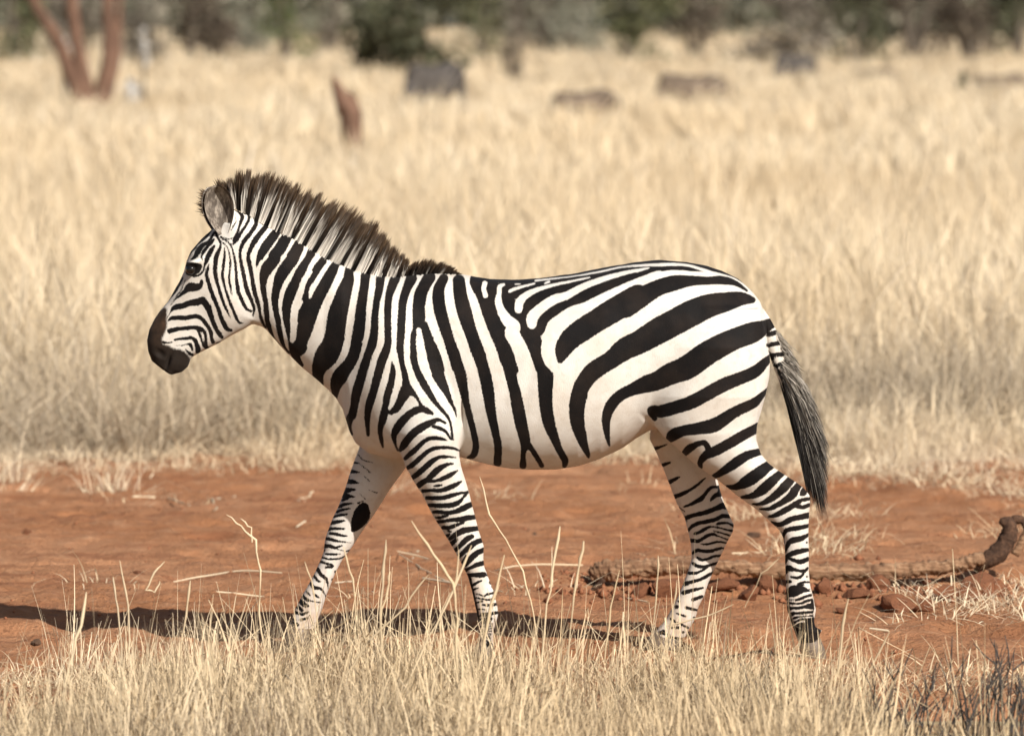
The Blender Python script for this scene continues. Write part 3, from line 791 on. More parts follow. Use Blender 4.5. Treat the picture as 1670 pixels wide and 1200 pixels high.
# --- ears: cupped leaf shapes
def ear_material():
    t = NT('ear_hair'); r = t.attr('rim').outputs['Fac']; ins = t.attr('inside').outputs['Fac']
    n = t.noise(60, 4, .65, t.coord('Object', (1, 1, .35)))
    inner = t.mix(t.ramp(n, .42, .68), (.085, .068, .055), (.34, .29, .24))
    outer = t.mix(t.ramp(n, .35, .6), (.72, .66, .58), (.45, .37, .30))
    c = t.mix(ins, outer, inner); c = t.mix(t.ramp(r, .955, .985), c, (.05, .038, .03)); t.base(c, .75, .2)
    t.bump(n, .4, .004); return t.m
M_EAR = ear_material()
def ear(cx, cz, half_w, half_h, lean, cy, turn):
    nu, nv = 26, 18; U = np.linspace(0, 1, nu); A = np.linspace(-1, 1, nv * 2 + 1)
    UU, AA = np.meshgrid(U, A, indexing='ij')
    hh = -half_h * 1.22 + UU * half_h * 2.22                       # base .. tip
    w = half_w * np.sqrt(np.clip(1 - ((UU - .56) / .45) ** 2, 0, 1)); w = np.where(UU < .56, half_w * (.30 + .70 * np.sin(np.clip(UU / .56, 0, 1) * pi / 2) ** .9), w)
    th = AA * 1.35
    x = w * np.sin(th) / np.sin(1.35); depth = w * (np.cos(th) - np.cos(1.35)) * 1.0    # cup
    vs = []; rim = []; ins = []
    for side, off in ((0, 0.0), (1, 2.2)):
        dd = depth + off * np.clip(1 - np.abs(AA) ** 6, 0, 1)
        X = x * (1 + .02 * side); Y = dd; Zv = -hh
        Xr = X * cos(lean) - Zv * sin(lean) * 1.0; Zr = X * sin(lean) + Zv * cos(lean)
        Xt = Xr * cos(turn) + Y * sin(turn); Yt = -Xr * sin(turn) + Y * cos(turn)
        vs.append(np.stack([cx + Xt, cy + Yt, cz + Zr], -1).reshape(-1, 3)); rim.append(np.maximum(AA, (UU - .97) / .03).ravel()); ins.append(np.full(AA.size, 1.0 - side))
    P = np.vstack(vs); m = A.size; idx = np.arange(nu * m).reshape(nu, m)
    Q = np.stack([idx[:-1, :-1], idx[1:, :-1], idx[1:, 1:], idx[:-1, 1:]], -1).reshape(-1, 4); n0 = nu * m
    Q2 = Q[:, ::-1] + n0
    seam = [np.stack([idx[:-1, 0], idx[:-1, 0] + n0, idx[1:, 0] + n0, idx[1:, 0]], -1), np.stack([idx[:-1, -1], idx[1:, -1], idx[1:, -1] + n0, idx[:-1, -1] + n0], -1), np.stack([idx[-1, :-1], idx[-1, :-1] + n0, idx[-1, 1:] + n0, idx[-1, 1:]], -1)]
    return mesh_object('ear', to_world(P), np.vstack([Q, Q2] + seam), M_EAR, zebra, True, {'rim': np.concatenate(rim), 'inside': np.concatenate(ins)})
ear(359.5, 337, 23.5, 36, -.16, -36, .12)
ear(349, 341, 22, 36, -.22, 36, -.5)

# --- hair: mane and tail tuft as tapered ribbons
def hair_material():
    t = NT('coarse_hair'); c = t.attr('col').outputs['Color']; t.base(c, .6, .25); t.leaf(c, .22); return t.m
M_HAIR = hair_material()
def ribbons(P0, P1, P2, W0, C0, C1, C2, seed=0, Cm=None):
    """one bent tapered ribbon per row: base, middle, tip (world), width, colours at base, middle, (just above) and tip"""
    Cm = C1 * .5 + C2 * .5 if Cm is None else Cm; P15 = P1 * .62 + P2 * .38
    r = np.random.default_rng(seed); n = len(P0)
    d = P2 - P0; side = np.cross(d, r.normal(size=(n, 3)) * np.array([.5, 1, .5])); side /= np.linalg.norm(side, axis=1)[:, None] + 1e-9
    h = side * W0[:, None] * .5
    Vv = np.stack([P0 - h, P0 + h, P1 - h * .85, P1 + h * .85, P15 - h * .65, P15 + h * .65, P2], 1).reshape(-1, 3)
    C = np.stack([C0, C0, C1, C1, Cm, Cm, C2], 1).reshape(-1, 3)
    b = np.arange(n)[:, None] * 7
    return Vv, [np.vstack([b + np.array([[0, 1, 3, 2]]), b + np.array([[2, 3, 5, 4]])]), b + np.array([[4, 5, 6]])], C
def hair_mesh(name, sets, parent):
    vs, q, t, c = [], [], [], []; o = 0
    for Vv, (Q, T), C in sets:
        vs.append(Vv); q.append(Q + o); t.append(T + o); c.append(C); o += len(Vv)
    return mesh_object(name, np.vstack(vs), [np.vstack(q), np.vstack(t)], M_HAIR, parent, False, {'col': np.vstack(c)})
crest = np.array([(370, 331, 346, 300), (374, 333, 353, 293), (380, 336, 366, 287), (389, 342, 391, 279), (404, 347, 418, 281), (420, 358, 445, 286), (430, 364, 460, 292), (448, 373, 480, 302), (468, 382, 502, 311),
                  (488, 394, 528, 323), (508, 407, 553, 334), (527, 418, 573, 341), (548, 428, 594, 354), (571, 437, 611, 362), (596, 444, 628, 382), (620, 451, 641, 400), (643, 453, 656, 417), (656, 452, 666, 425),
                  (670, 450, 683, 417), (690, 448, 706, 414), (710, 447, 730, 422), (730, 447, 745, 434), (746, 449, 755, 446)], float)
def mane_set(n, seed, spread, wmul=1.0, stray=0.0):
    r = np.random.default_rng(seed)
    seg = np.concatenate([[0], np.cumsum(np.hypot(*np.diff(crest[:, :2], axis=0).T))]); u = r.uniform(0, seg[-1], n)
    u = u[(u < seg[17]) | (r.uniform(0, 1, n) < .24)]; n = len(u); u = u + 1.0 * np.sin(u * .9 + seed)                              # hair stands in little locks
    B = np.stack([np.interp(u, seg, crest[:, i]) for i in range(4)], 1)
    lock = r.normal(size=400)[(u / 3.2).astype(int) % 400]; l2 = r.normal(size=900)[(u / 1.4).astype(int) % 900]
    k = np.clip(.86 + .06 * lock + .05 * l2 + r.normal(size=n) * .075, .35, 1.1); k *= 1 - .22 * (u > seg[17]); k *= 1 - stray * r.uniform(0, .6, n)
    yy = r.normal(size=n) * spread
    base = np.stack([B[:, 0], yy, B[:, 1] - .5 + np.abs(yy) * .2], 1)
    tip = np.stack([B[:, 0] + (B[:, 2] - B[:, 0]) * k + r.normal(size=n) * 2.4 + lock * .8, yy * 1.5 + r.normal(size=n) * 3, B[:, 1] + (B[:, 3] - B[:, 1]) * k], 1)
    mk = r.uniform(.42, .66, (n, 1)); mid = base * (1 - mk) + tip * mk + np.stack([r.normal(size=n) * .8, r.normal(size=n) * 1.0, np.zeros(n)], 1)
    dirx = tip - base; L = np.linalg.norm(dirx, axis=1)[:, None]; ins = base - dirx / L * 5
    roots = np.array([377, 390, 404, 419, 434, 454, 477, 495, 512, 533, 557, 577, 600, 625, 648, 664, 684, 704, 726, 744])
    f = np.min(np.abs(base[:, :1] + r.normal(size=(n, 1)) * .3 - roots[None]), 1) - np.interp(base[:, 0], [385, 420, 560, 650, 665], [4.2, 3.0, 3.6, 4.6, 8.5])
    wt = np.clip(f * .9 + .5, 0, 1)[:, None]
    v = r.uniform(.75, 1.15, (n, 1))
    dark = np.array([.010, .008, .007]); brown = np.array([.048, .028, .016]); pale = np.array([.86, .80, .72]); tan = np.array([.24, .15, .085])
    short = np.clip((u - seg[17]) / 20, 0, 1)[:, None]; wt = wt * (1 - .6 * short)
    c0 = (dark * (1 - wt) + pale * wt) * v; ww = wt * (r.uniform(0, 1, (n, 1)) < .9) * r.uniform(.6, 1.0, (n, 1)); c1 = ((dark * .6 + brown * .4) * (1 - ww) + pale * .9 * ww) * v
    c2 = (brown * .6 + tan * .4 * r.uniform(0, 2.0, (n, 1))) * v
    return ribbons(to_world(base), to_world(mid), to_world(tip), np.full(n, 2.2 * S * wmul), c0, c1, c2, seed, dark * .25 + brown * .75 + .10 * ww * pale)
fr = np.random.default_rng(5); nf = 260
fb = np.stack([fr.normal(343, 3, nf), fr.normal(34, 5, nf), fr.uniform(318, 356, nf)], 1); ft = fb + np.stack([fr.uniform(-24, -8, nf), fr.normal(0, 3, nf), fr.uniform(-14, -2, nf)], 1)
cc = np.tile(np.array([.10, .065, .04]), (nf, 1)) * fr.uniform(.4, 1.6, (nf, 1))
fringe = ribbons(to_world(fb), to_world((fb + ft) / 2), to_world(ft), np.full(nf, 1.5 * S), cc, cc, cc * 1.2, 3)
hair_mesh('mane', [mane_set(12500, 2, 5.0), mane_set(3000, 9, 6.5, .55, .5), fringe], zebra)

# --- tail: banded dock with a hanging tuft
dock = np.array([(1232, 496, 4), (1240, 510, 8), (1251, 531, 10), (1259, 552, 11.5), (1266, 576, 11.5), (1273, 598, 11), (1281, 622, 10), (1290, 655, 8), (1298, 690, 6)], float)
dp = spline(dock, 5); v, q, t3 = tube([(x, 0, z) for x, z, r in dp], dp[:, 2], 18)
tw = to_world(v); ca, mu, er = coat_at(tw); px = v[:, 2]
ca = np.where(px > 640, -10, ca)
tail = mesh_object('tail', tw, [q[:, ::-1], t3[:, ::-1]], M_COAT, zebra, True, {'coat': ca, 'muzzle': np.full(len(tw), 14.), 'eyerim': np.full(len(tw), 14.), 'low': np.zeros(len(tw))})
def tuft(n, seed):
    r = np.random.default_rng(seed); u = r.beta(1.15, 1.3, n); z0 = 584 + u ** .85 * 106; z0[:260] = r.uniform(536, 598, 260); a = r.uniform(0, 2 * pi, n); a[:260] = r.normal(0, .5, 260)
    cx = np.interp(z0, dock[:, 1], dock[:, 0]); rad = np.interp(z0, dock[:, 1], dock[:, 2])
    B = np.stack([cx + np.cos(a) * rad * .9, np.sin(a) * rad * .9, z0], 1)
    side = np.cos(a) * .5 + .5                                   # 0 = rump side, 1 = outer side
    L = np.where(z0 < 596, r.uniform(12, 36, n), r.uniform(70, 178, n)) * np.where(side > .5, 1, .85); L = np.where((z0 > 590) & (z0 < 606), r.uniform(30, 110, n), L)
    zt = np.minimum(z0 + L, 862 - r.exponential(14, n))
    k = (zt - 560) / 300
    xl = np.interp(zt, [540, 576, 612, 640, 700, 771, 804, 862], [1256, 1260, 1274, 1287, 1299, 1311, 1317, 1331]); xr = np.interp(zt, [540, 576, 609, 648, 690, 741, 800, 862], [1275, 1295, 1308, 1326, 1341, 1353, 1350, 1350])
    m = np.clip(side * .8 + r.normal(0, .16, n) + .05, -.03, 1.05) + .22 * (r.uniform(0, 1, n) < .05) * r.uniform(0, 1, n); xt = xl + (xr - xl) * m
    T = np.stack([xt, B[:, 1] + r.normal(0, 7, n), zt], 1)
    M = (B + T) / 2 + np.stack([(T[:, 0] - B[:, 0]) * .10 + r.normal(0, 1.5, n), r.normal(0, 2, n), r.normal(0, 2, n)], 1)
    lightm = np.clip((760 - z0 - .5 * L) / 130, 0, 1) * np.clip(m * 1.5 + .05, 0, 1)
    white = (r.uniform(0, 1, n) < lightm * .95)[:, None]
    blk = np.array([.012, .010, .009]) * r.uniform(.6, 1.8, (n, 1)); pale = np.array([.46, .41, .35]) * r.uniform(.4, 1.15, (n, 1))
    c0 = np.where(white, pale, blk); c1 = np.where(white, pale * .9, blk); c2 = np.where(white, pale * .55 + blk * .4, blk * 1.6)
    return ribbons(to_world(B), to_world(M), to_world(T), r.uniform(.9, 1.7, n) * S, c0, c1, c2, seed)
hair_mesh('tail_hair', [tuft(6000, 31)], tail)
# ---------------------------------------------------------------- dry grass
def grass_material(name, lo, hi, grey, trans=.35):
    t = NT(name); tint = t.attr('tint').outputs['Fac']; h = t.attr('h').outputs['Fac']
    rnd = t.node('ShaderNodeObjectInfo').outputs['Random']
    c = t.mix(tint, lo, hi)
    c = t.mix(t.math('MULTIPLY', t.ramp(t.math('FRACT', t.math('ADD', t.math('MULTIPLY', tint, 7.3), rnd)), .70, .86), .75), c, grey)
    c = t.mix(t.math('MULTIPLY', rnd, .4), c, tuple(x * .80 for x in hi))
    patch = t.node('ShaderNodeTexNoise'); patch.inputs['Scale'].default_value = .22; patch.inputs['Detail'].default_value = 4
    gp = t.node('ShaderNodeNewGeometry'); t.l.new(gp.outputs['Position'], patch.inputs['Vector'])
    c = t.mix(t.math('MULTIPLY', t.ramp(patch.outputs['Fac'], .42, .62), .55), c, tuple(a * b for a, b in zip(lo, (1.0, .95, .86))))
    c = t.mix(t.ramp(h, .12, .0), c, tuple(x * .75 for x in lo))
    t.base(c, .65, .15); t.leaf(c, trans); return t.m
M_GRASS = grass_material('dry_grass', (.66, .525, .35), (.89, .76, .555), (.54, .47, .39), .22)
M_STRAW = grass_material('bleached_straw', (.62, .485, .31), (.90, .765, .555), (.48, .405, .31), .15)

def blade_set(n, seed, radius, hmin, hmax, wmin, wmax, lean=.35, bend=.5, segs=4, flat=0.0, heads=.25, broken=.2):
    """curved tapering blades round a tussock centre -> verts, quads, tint, height"""
    r = np.random.default_rng(seed)
    a0 = r.uniform(0, 2 * pi, n); rr = radius * np.sqrt(r.uniform(0, 1, n)); base = np.stack([rr * np.cos(a0), rr * np.sin(a0), np.full(n, -.02)], 1)
    H = r.uniform(hmin, hmax, n) * np.where(r.uniform(0, 1, n) < .3, .6, 1); az = a0 + r.normal(0, .9, n); out = np.abs(r.normal(0, lean, n)) * (.4 + rr / radius)
    d = np.stack([np.cos(az), np.sin(az)], 1); k = np.abs(r.normal(0, bend, n))
    w = r.uniform(wmin, wmax, n); t = np.linspace(0, 1, segs + 1)
    brk = (r.uniform(0, 1, n) < broken); bt = r.uniform(.45, .85, n); bdir = r.uniform(0, 2 * pi, n)
    V = np.zeros((n, segs + 1, 2, 3)); ang = r.uniform(0, pi, n); sd = np.stack([np.cos(ang), np.sin(ang), np.zeros(n)], 1)
    head = r.uniform(0, 1, n) < heads
    p = base.copy(); prev = 0
    for i, tt in enumerate(t):
        if i:
            st = H * (tt - prev); tilt = out + k * tt * tt * 1.6
            dx = np.sin(tilt)[:, None] * d; dz = np.cos(tilt)
            over = brk & (tt > bt)
            bx = np.stack([np.cos(bdir), np.sin(bdir)], 1)
            dx = np.where(over[:, None], bx * .8, dx); dz = np.where(over, -.45, dz)
            p = p + np.concatenate([dx * st[:, None], (dz * st)[:, None]], 1)
        prof = (1 - .80 * tt) * np.ones(n)
        if i >= segs - 1: prof = np.where(head, 1.9 if i == segs - 1 else .4, prof)
        V[:, i, 0] = p - sd * (w * prof)[:, None] * .5; V[:, i, 1] = p + sd * (w * prof)[:, None] * .5
        prev = tt
    if flat: V[..., 2] = V[..., 2] * (1 - flat) + .012
    m = (segs + 1) * 2; o = np.arange(n)[:, None, None] * m; s = np.arange(segs)[None, :, None] * 2
    Q = (o + s + np.array([0, 1, 3, 2])[None, None]).reshape(-1, 4)
    tint = np.repeat(r.uniform(0, 1, n), m); hh = np.tile(np.repeat(t, 2), n)
    return V.reshape(-1, 3), Q, tint, hh

def tussock(name, mat, *parts):
    vs, qs, ts, hs = [], [], [], []; o = 0
    for V, Q, t, h in parts: vs.append(V); qs.append(Q + o); ts.append(t); hs.append(h); o += len(V)
    ob = mesh_object(name, np.vstack(vs), np.vstack(qs), mat, None, False, {'tint': np.concatenate(ts), 'h': np.concatenate(hs)})
    COL.objects.unlink(ob); return ob

def scatter(name, pts, rot, scale, which, kinds, kind='stuff'):
    """one object whose points carry tussocks through geometry nodes"""
    me = bpy.data.meshes.new(name); me.vertices.add(len(pts)); me.vertices.foreach_set('co', np.asarray(pts, np.float32).ravel())
    for k, a in (('turn', rot), ('grow', scale)):
        me.attributes.new(k, 'FLOAT_VECTOR', 'POINT').data.foreach_set('vector', np.asarray(a, np.float32).ravel())
    me.attributes.new('which', 'INT', 'POINT').data.foreach_set('value', np.asarray(which, np.int32))
    ob = bpy.data.objects.new(name, me); COL.objects.link(ob); tag(ob, kind=kind)
    c = bpy.data.collections.new(name + '_kinds')
    for i, kx in enumerate(kinds):
        c.objects.link(kx)
    nt = bpy.data.node_groups.new(name, 'GeometryNodeTree')
    nt.interface.new_socket('Geometry', in_out='INPUT', socket_type='NodeSocketGeometry'); nt.interface.new_socket('Geometry', in_out='OUTPUT', socket_type='NodeSocketGeometry')
    n, l = nt.nodes, nt.links
    gi, go = n.new('NodeGroupInput'), n.new('NodeGroupOutput')
    ci = n.new('GeometryNodeCollectionInfo'); ci.inputs['Collection'].default_value = c; ci.inputs['Separate Children'].default_value = True; ci.inputs['Reset Children'].default_value = True
    ip = n.new('GeometryNodeInstanceOnPoints'); ip.inputs['Pick Instance'].default_value = True
    l.new(gi.outputs[0], ip.inputs['Points']); l.new(ci.outputs[0], ip.inputs['Instance'])
    for nm, sock, dt in (('turn', 'Rotation', 'FLOAT_VECTOR'), ('grow', 'Scale', 'FLOAT_VECTOR'), ('which', 'Instance Index', 'INT')):
        a = n.new('GeometryNodeInputNamedAttribute'); a.data_type = dt; a.inputs['Name'].default_value = nm; l.new(a.outputs[0], ip.inputs[sock])
    l.new(ip.outputs[0], go.inputs[0])
    md = ob.modifiers.new('tussocks', 'NODES'); md.node_group = nt
    return ob

def lay(n, xf, yf, zf, smin, smax, nk, r, tilt=.08, tall=1.0):
    x, y = xf, yf
    sc = r.uniform(smin, smax, n)
    return (np.stack([x, y, zf(x, y)], 1), np.stack([r.normal(0, tilt, n), r.normal(0, tilt, n), r.uniform(0, 2 * pi, n)], 1),
            np.stack([sc, sc, sc * r.uniform(.8, 1.2, n) * tall], 1), r.integers(0, nk, n))

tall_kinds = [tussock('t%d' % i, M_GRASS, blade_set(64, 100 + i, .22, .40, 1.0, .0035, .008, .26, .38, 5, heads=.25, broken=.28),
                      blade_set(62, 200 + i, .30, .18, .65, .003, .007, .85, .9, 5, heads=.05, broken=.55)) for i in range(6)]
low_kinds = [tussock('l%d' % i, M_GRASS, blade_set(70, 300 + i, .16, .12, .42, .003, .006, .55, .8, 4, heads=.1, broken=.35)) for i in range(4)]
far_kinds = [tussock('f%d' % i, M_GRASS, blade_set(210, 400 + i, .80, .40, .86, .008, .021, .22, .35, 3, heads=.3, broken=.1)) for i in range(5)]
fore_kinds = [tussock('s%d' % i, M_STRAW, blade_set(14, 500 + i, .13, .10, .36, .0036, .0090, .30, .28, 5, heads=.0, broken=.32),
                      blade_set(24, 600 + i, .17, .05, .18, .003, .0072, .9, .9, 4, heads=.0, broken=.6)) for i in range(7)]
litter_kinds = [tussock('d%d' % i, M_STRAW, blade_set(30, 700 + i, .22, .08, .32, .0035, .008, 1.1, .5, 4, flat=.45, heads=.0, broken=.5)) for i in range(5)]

r = np.random.default_rng(41)
# field edge and near field
n = 14500; y = 8.6 + 34 * r.uniform(0, 1, n) ** 1.7; x = r.uniform(-1, 1, n) * (7.0 + (y + 20) * .16)
fe = far_edge(x); keep = (y > fe) & (fbm(x * .55, y * .55, 3, 8) > -.22 - .3 * np.clip((y - fe) / 3, 0, 1)); x, y, fe = x[keep], y[keep], fe[keep]
P, R, G, W = lay(len(x), x, y, land, .75, 1.15, 6, r)
G *= (.42 + .58 * np.clip((y - fe) / 1.3, 0, 1))[:, None]
scatter('tall_dry_grass', P, R, G, W, tall_kinds)
n = 4300; x = r.uniform(-8, 8, n); y = far_edge(x) + r.normal(-.15, .75, n); keep = (fbm(x * 1.1, y * 1.1, 3, 14) > -.02)
x, y = x[keep], y[keep]; P, R, G, W = lay(len(x), x, y, land, .55, 1.1, 4, r, .25); scatter('grass_verge', P, R, G, W, low_kinds)
# grey-brown tussocks among the first rows, dark colour standing in for shaded gaps
M_SHADE_GRASS = grass_material('shade_brown_grass', (.17, .125, .085), (.33, .26, .19), (.24, .21, .18), .15)
shade_kinds = [tussock('x%d' % i, M_SHADE_GRASS, blade_set(90, 800 + i, .24, .12, .48, .003, .006, .8, .9, 5, heads=.0, broken=.5)) for i in range(3)]
n = 2600; x = r.uniform(-9, 9, n); y = far_edge(x) + .1 + r.exponential(1.5, n); keep = fbm(x * .9, y * .9, 3, 61) > -.03
x, y = x[keep], y[keep]; P, R, G, W = lay(len(x), x, y, land, .8, 1.5, 3, r, .15); scatter('shade_brown_grass', P, R, G, W, shade_kinds)
M_TANGLE = grass_material('tangled_grass', (.40, .32, .225), (.70, .585, .43), (.30, .26, .215), .15)
tangle_kinds = [tussock('k%d' % i, M_TANGLE, blade_set(80, 850 + i, .30, .25, .75, .003, .0065, 1.0, .9, 6, heads=.05, broken=.75)) for i in range(4)]
n = 3300; x = r.uniform(-9, 9, n); y = far_edge(x) + r.exponential(1.3, n) - .1
P, R, G, W = lay(n, x, y, land, .6, 1.25, 4, r, .3); scatter('tangled_grass', P, R, G, W, tangle_kinds)
# far field to the tree line
n = 27000; y = 38 + 250 * r.uniform(0, 1, n) ** 1.35; x = r.uniform(-1, 1, n) * (14 + (y + 20) * .19)
P, R, G, W = lay(n, x, y, terrain, .75, 1.02, 5, r); G[:, :2] *= (1 + (y / 90))[:, None]
scatter('distant_dry_grass', P, R, G, W, far_kinds)
# foreground clumps in front of the animal
def fore_top(px):           # how far the clumps reach back, as a bearing in the elevation
    return np.interp(px, [-300, 0, 120, 250, 420, 520, 760, 860, 1000, 1180, 1265, 1300, 1345, 1385, 1430, 1520, 1700, 2000], [1150, 1132, 1112, 1092, 1098, 1080, 1090, 1104, 1098, 1090, 1104, 1138, 1138, 1112, 1165, 1188, 1186, 1198])
cl = 290; cy = r.uniform(-3.2, -.35, cl); cx = r.uniform(-2.6, 2.6, cl); ch = .38 + .82 * r.uniform(0, 1, cl) ** 2.0; cr = r.uniform(.04, .17, cl); cn = (r.uniform(5, 18, cl) * (cr / .1)).astype(int)
x = np.concatenate([np.repeat(cx, cn) + r.normal(0, 1, cn.sum()) * np.repeat(cr, cn), r.uniform(-2.6, 2.6, 1500)]); y = np.concatenate([np.repeat(cy, cn) + r.normal(0, 1, cn.sum()) * np.repeat(cr, cn), r.uniform(-3.4, -.3, 1500)])
hh = np.concatenate([np.repeat(ch, cn), r.uniform(.3, .65, 1500)])
d = y + CAM_D; px = 835 + x / S * CAM_D / d; py = 50 + CAM_H / S * CAM_D / d
keep = r.uniform(0, 1, len(x)) < np.clip((py - fore_top(px)) / 45 + .12, 0, 1) * np.interp(px, [1340, 1450], [1, .3]) * (py > fore_top(px) - 14); x, y, py, px, hh = x[keep], y[keep], py[keep], px[keep], hh[keep]
P, R, G, W = lay(len(x), x, y, land, .8, 1.15, 7, r, .17)
G *= (hh * np.interp(py - fore_top(px), [-10, 50, 140], [.8, 1.05, 1.0]) * np.interp(px, [0, 200, 400, 1350, 1450], [.7, .85, 1, 1, .6]))[:, None]
scatter('foreground_grass', P, R, G, W, fore_kinds)
m = r.uniform(0, 1, len(x)) < .10; P, R, G, W = lay(m.sum(), x[m] + .03, y[m], land, .35, .75, 3, r, .2); scatter('shade_undergrowth', P, R, G, W, shade_kinds)  # dark-coloured tussocks paint the shade between foreground clumps
stub_kinds = [tussock('b%d' % i, M_STRAW, blade_set(6, 900 + i, .07, .16, .44, .0036, .0072, .20, .10, 7, heads=.0, broken=.45)) for i in range(8)]
n = 900; y = r.uniform(-3.0, -.3, n); x = r.uniform(-2.5, 2.5, n); d = y + CAM_D; px = 835 + x / S * CAM_D / d; py = 50 + CAM_H / S * CAM_D / d
keep = (py > fore_top(px) - 26) & (r.uniform(0, 1, n) < np.interp(px, [0, 250, 1380, 1480], [.35, 1, 1, .25]) * np.clip(.8 + 2.5 * fbm(x * 1.7, y * 2.5, 2, 88), .1, 1)); x, y = x[keep], y[keep]
P, R, G, W = lay(len(x), x, y, land, .6, 1.12, 8, r, .14); scatter('straw_stubble', P, R, G, W, stub_kinds)
# straw lying on the bare earth
n = 17000; x = r.uniform(-6, 6, n); y = r.uniform(-1.2, 11.8, n)
dens = .004 + .8 * np.clip(1 - (far_edge(x) - y) / 1.6, 0, 1) + .5 * np.clip((x - .85) / .7, 0, 1) * np.clip((y - 2.6) / 1.2, 0, 1) * (fbm(x * 1.2, y * .9, 3, 66) > -.02) + .6 * np.clip((-.55 - y) / .4, 0, 1) + .35 * np.clip((x - 1.35) / .4, 0, 1) * (y < 2.4) * (y > .8)
keep = r.uniform(0, 1, n) < dens; x, y = x[keep], y[keep]
P, R, G, W = lay(len(x), x, y, land, .5, 1.0, 5, r, .05); P[:, 2] += .018; scatter('straw_litter', P, R, G, W, litter_kinds)
# ---------------------------------------------------------------- fallen branch, clods, stones
def at(px, py, d):
    """point at distance d from the camera plane on a bearing of the elevation"""
    return np.array([(px - 835) * S * d / CAM_D, d - CAM_D, CAM_H - (py - 50) * S * d / CAM_D])
def bark(name, a, b, c, scale=(1, 1, 1), k=30):
    t = NT(name); v = t.coord('Object', scale); n1 = t.noise(k, 5, .65, v); n2 = t.noise(k * .2, 3, .6, v)
    col = t.mix(t.ramp(n1, .35, .7), a, b); col = t.mix(t.math('MULTIPLY', t.ramp(n2, .5, .7), .8), col, c)
    t.base(col, .9, .15); t.bump(n1, .9, .012); return t.m
M_BRANCH = bark('weathered_bark', (.20, .105, .058), (.38, .235, .14), (.10, .05, .03), (.30, 1, 2.0), 45)
M_BURNT = bark('charred_bark', (.055, .032, .022), (.12, .065, .04), (.03, .02, .016), (1, 1, 1), 60)
def limb(name, pts, mat, parent, n=14, knob=.12, seed=0, sub=5):
    P = spline(pts, sub); r = np.random.default_rng(seed)
    v, q, t3 = tube(P[:, :3], P[:, 3], n)
    m = len(P) * n; k = np.repeat(np.arange(len(P)), n); a = np.tile(np.arange(n), len(P))
    off = (1 + knob * (2 * fbm(k * .35 + seed * 9.1, a * 6.0 / n, 3, seed) + r.normal(0, .25, m)))
    ctr = np.repeat(P[:, :3], n, 0); v[:m] = ctr + (v[:m] - ctr) * off[:, None]
    return mesh_object(name, v, [q, t3], mat, parent)
D0 = 22.75
br = empty('fallen_branch', tuple(at(1280, 945, D0)), 'long weathered branch lying on the red earth with one end bent upright', 'branch')
def rel(o, P): 
    P = np.asarray(P, float).copy(); P[:, :3] -= np.array(o.location); return P
def trace(rows, d, rscale=1.0):
    return np.array([[*at(px, py, d), w * S * d / CAM_D * .5 * rscale] for px, py, w in rows])
limb('limb', rel(br, trace([(962, 947, 18), (985, 938, 32), (1040, 934, 27), (1110, 929, 28), (1180, 931, 22), (1250, 937, 26), (1340, 939, 23), (1430, 940, 27), (1500, 935, 22), (1560, 928, 21), (1605, 916, 20)], D0) + np.array([0, 0, .016, 0])), M_BRANCH, br, 20, .5, 3, 20)
limb('bent_end', rel(br, trace([(1586, 922, 22), (1620, 908, 32), (1637, 888, 30), (1647, 868, 27), (1643, 854, 24), (1630, 849, 9)], D0 + .02)), M_BURNT, br, 14, .22, 5)
limb('twig', rel(br, trace([(1640, 856, 14), (1654, 848, 16), (1668, 850, 13), (1672, 862, 7)], D0 + .04)), M_BURNT, br, 10, .3, 6)
limb('twig', rel(br, trace([(1655, 905, 16), (1668, 880, 13), (1676, 862, 8)], D0 + .05)), M_BRANCH, br, 10, .3, 7)
limb('twig', rel(br, trace([(985, 944, 10), (975, 955, 8), (962, 962, 5), (948, 962, 3)], D0 - .05)), M_BURNT, br, 8, .3, 8)

M_CLOD = bark('red_clod', (.22, .088, .045), (.31, .135, .07), (.14, .055, .03), (1, 1, 1), 22)
M_STONE = bark('brown_stone', (.15, .085, .055), (.24, .15, .10), (.10, .06, .04), (1, 1, 1), 26)
def rock(name, loc, r3, mat, seed, sub=3, rough=.35):
    bm = bmesh.new(); bmesh.ops.create_icosphere(bm, subdivisions=sub, radius=1)
    rr = np.random.default_rng(seed); pl = rr.normal(size=(9, 3)); pl /= np.linalg.norm(pl, axis=1)[:, None]; pd = rr.uniform(.42, .85, 9)
    for v in bm.verts:
        p = np.array(v.co); k = 1.0
        for nrm, dd in zip(pl, pd):
            s = p @ nrm
            if s > dd: p = p - nrm * (s - dd) * .9
        nz = fbm(np.array(p[0] * 2.3 + seed), np.array(p[1] * 2.3 + p[2] * 1.9), 3, seed)
        v.co = Vector(p * (1 + rough * float(nz))) 
    me = bpy.data.meshes.new(name); bm.to_mesh(me); bm.free(); me.materials.append(mat)
    me.polygons.foreach_set('use_smooth', np.zeros(len(me.polygons), bool))
    o = bpy.data.objects.new(name, me); COL.objects.link(o); o.location = loc; o.scale = r3; o.rotation_euler = (0, 0, rr.uniform(0, 6)); return o
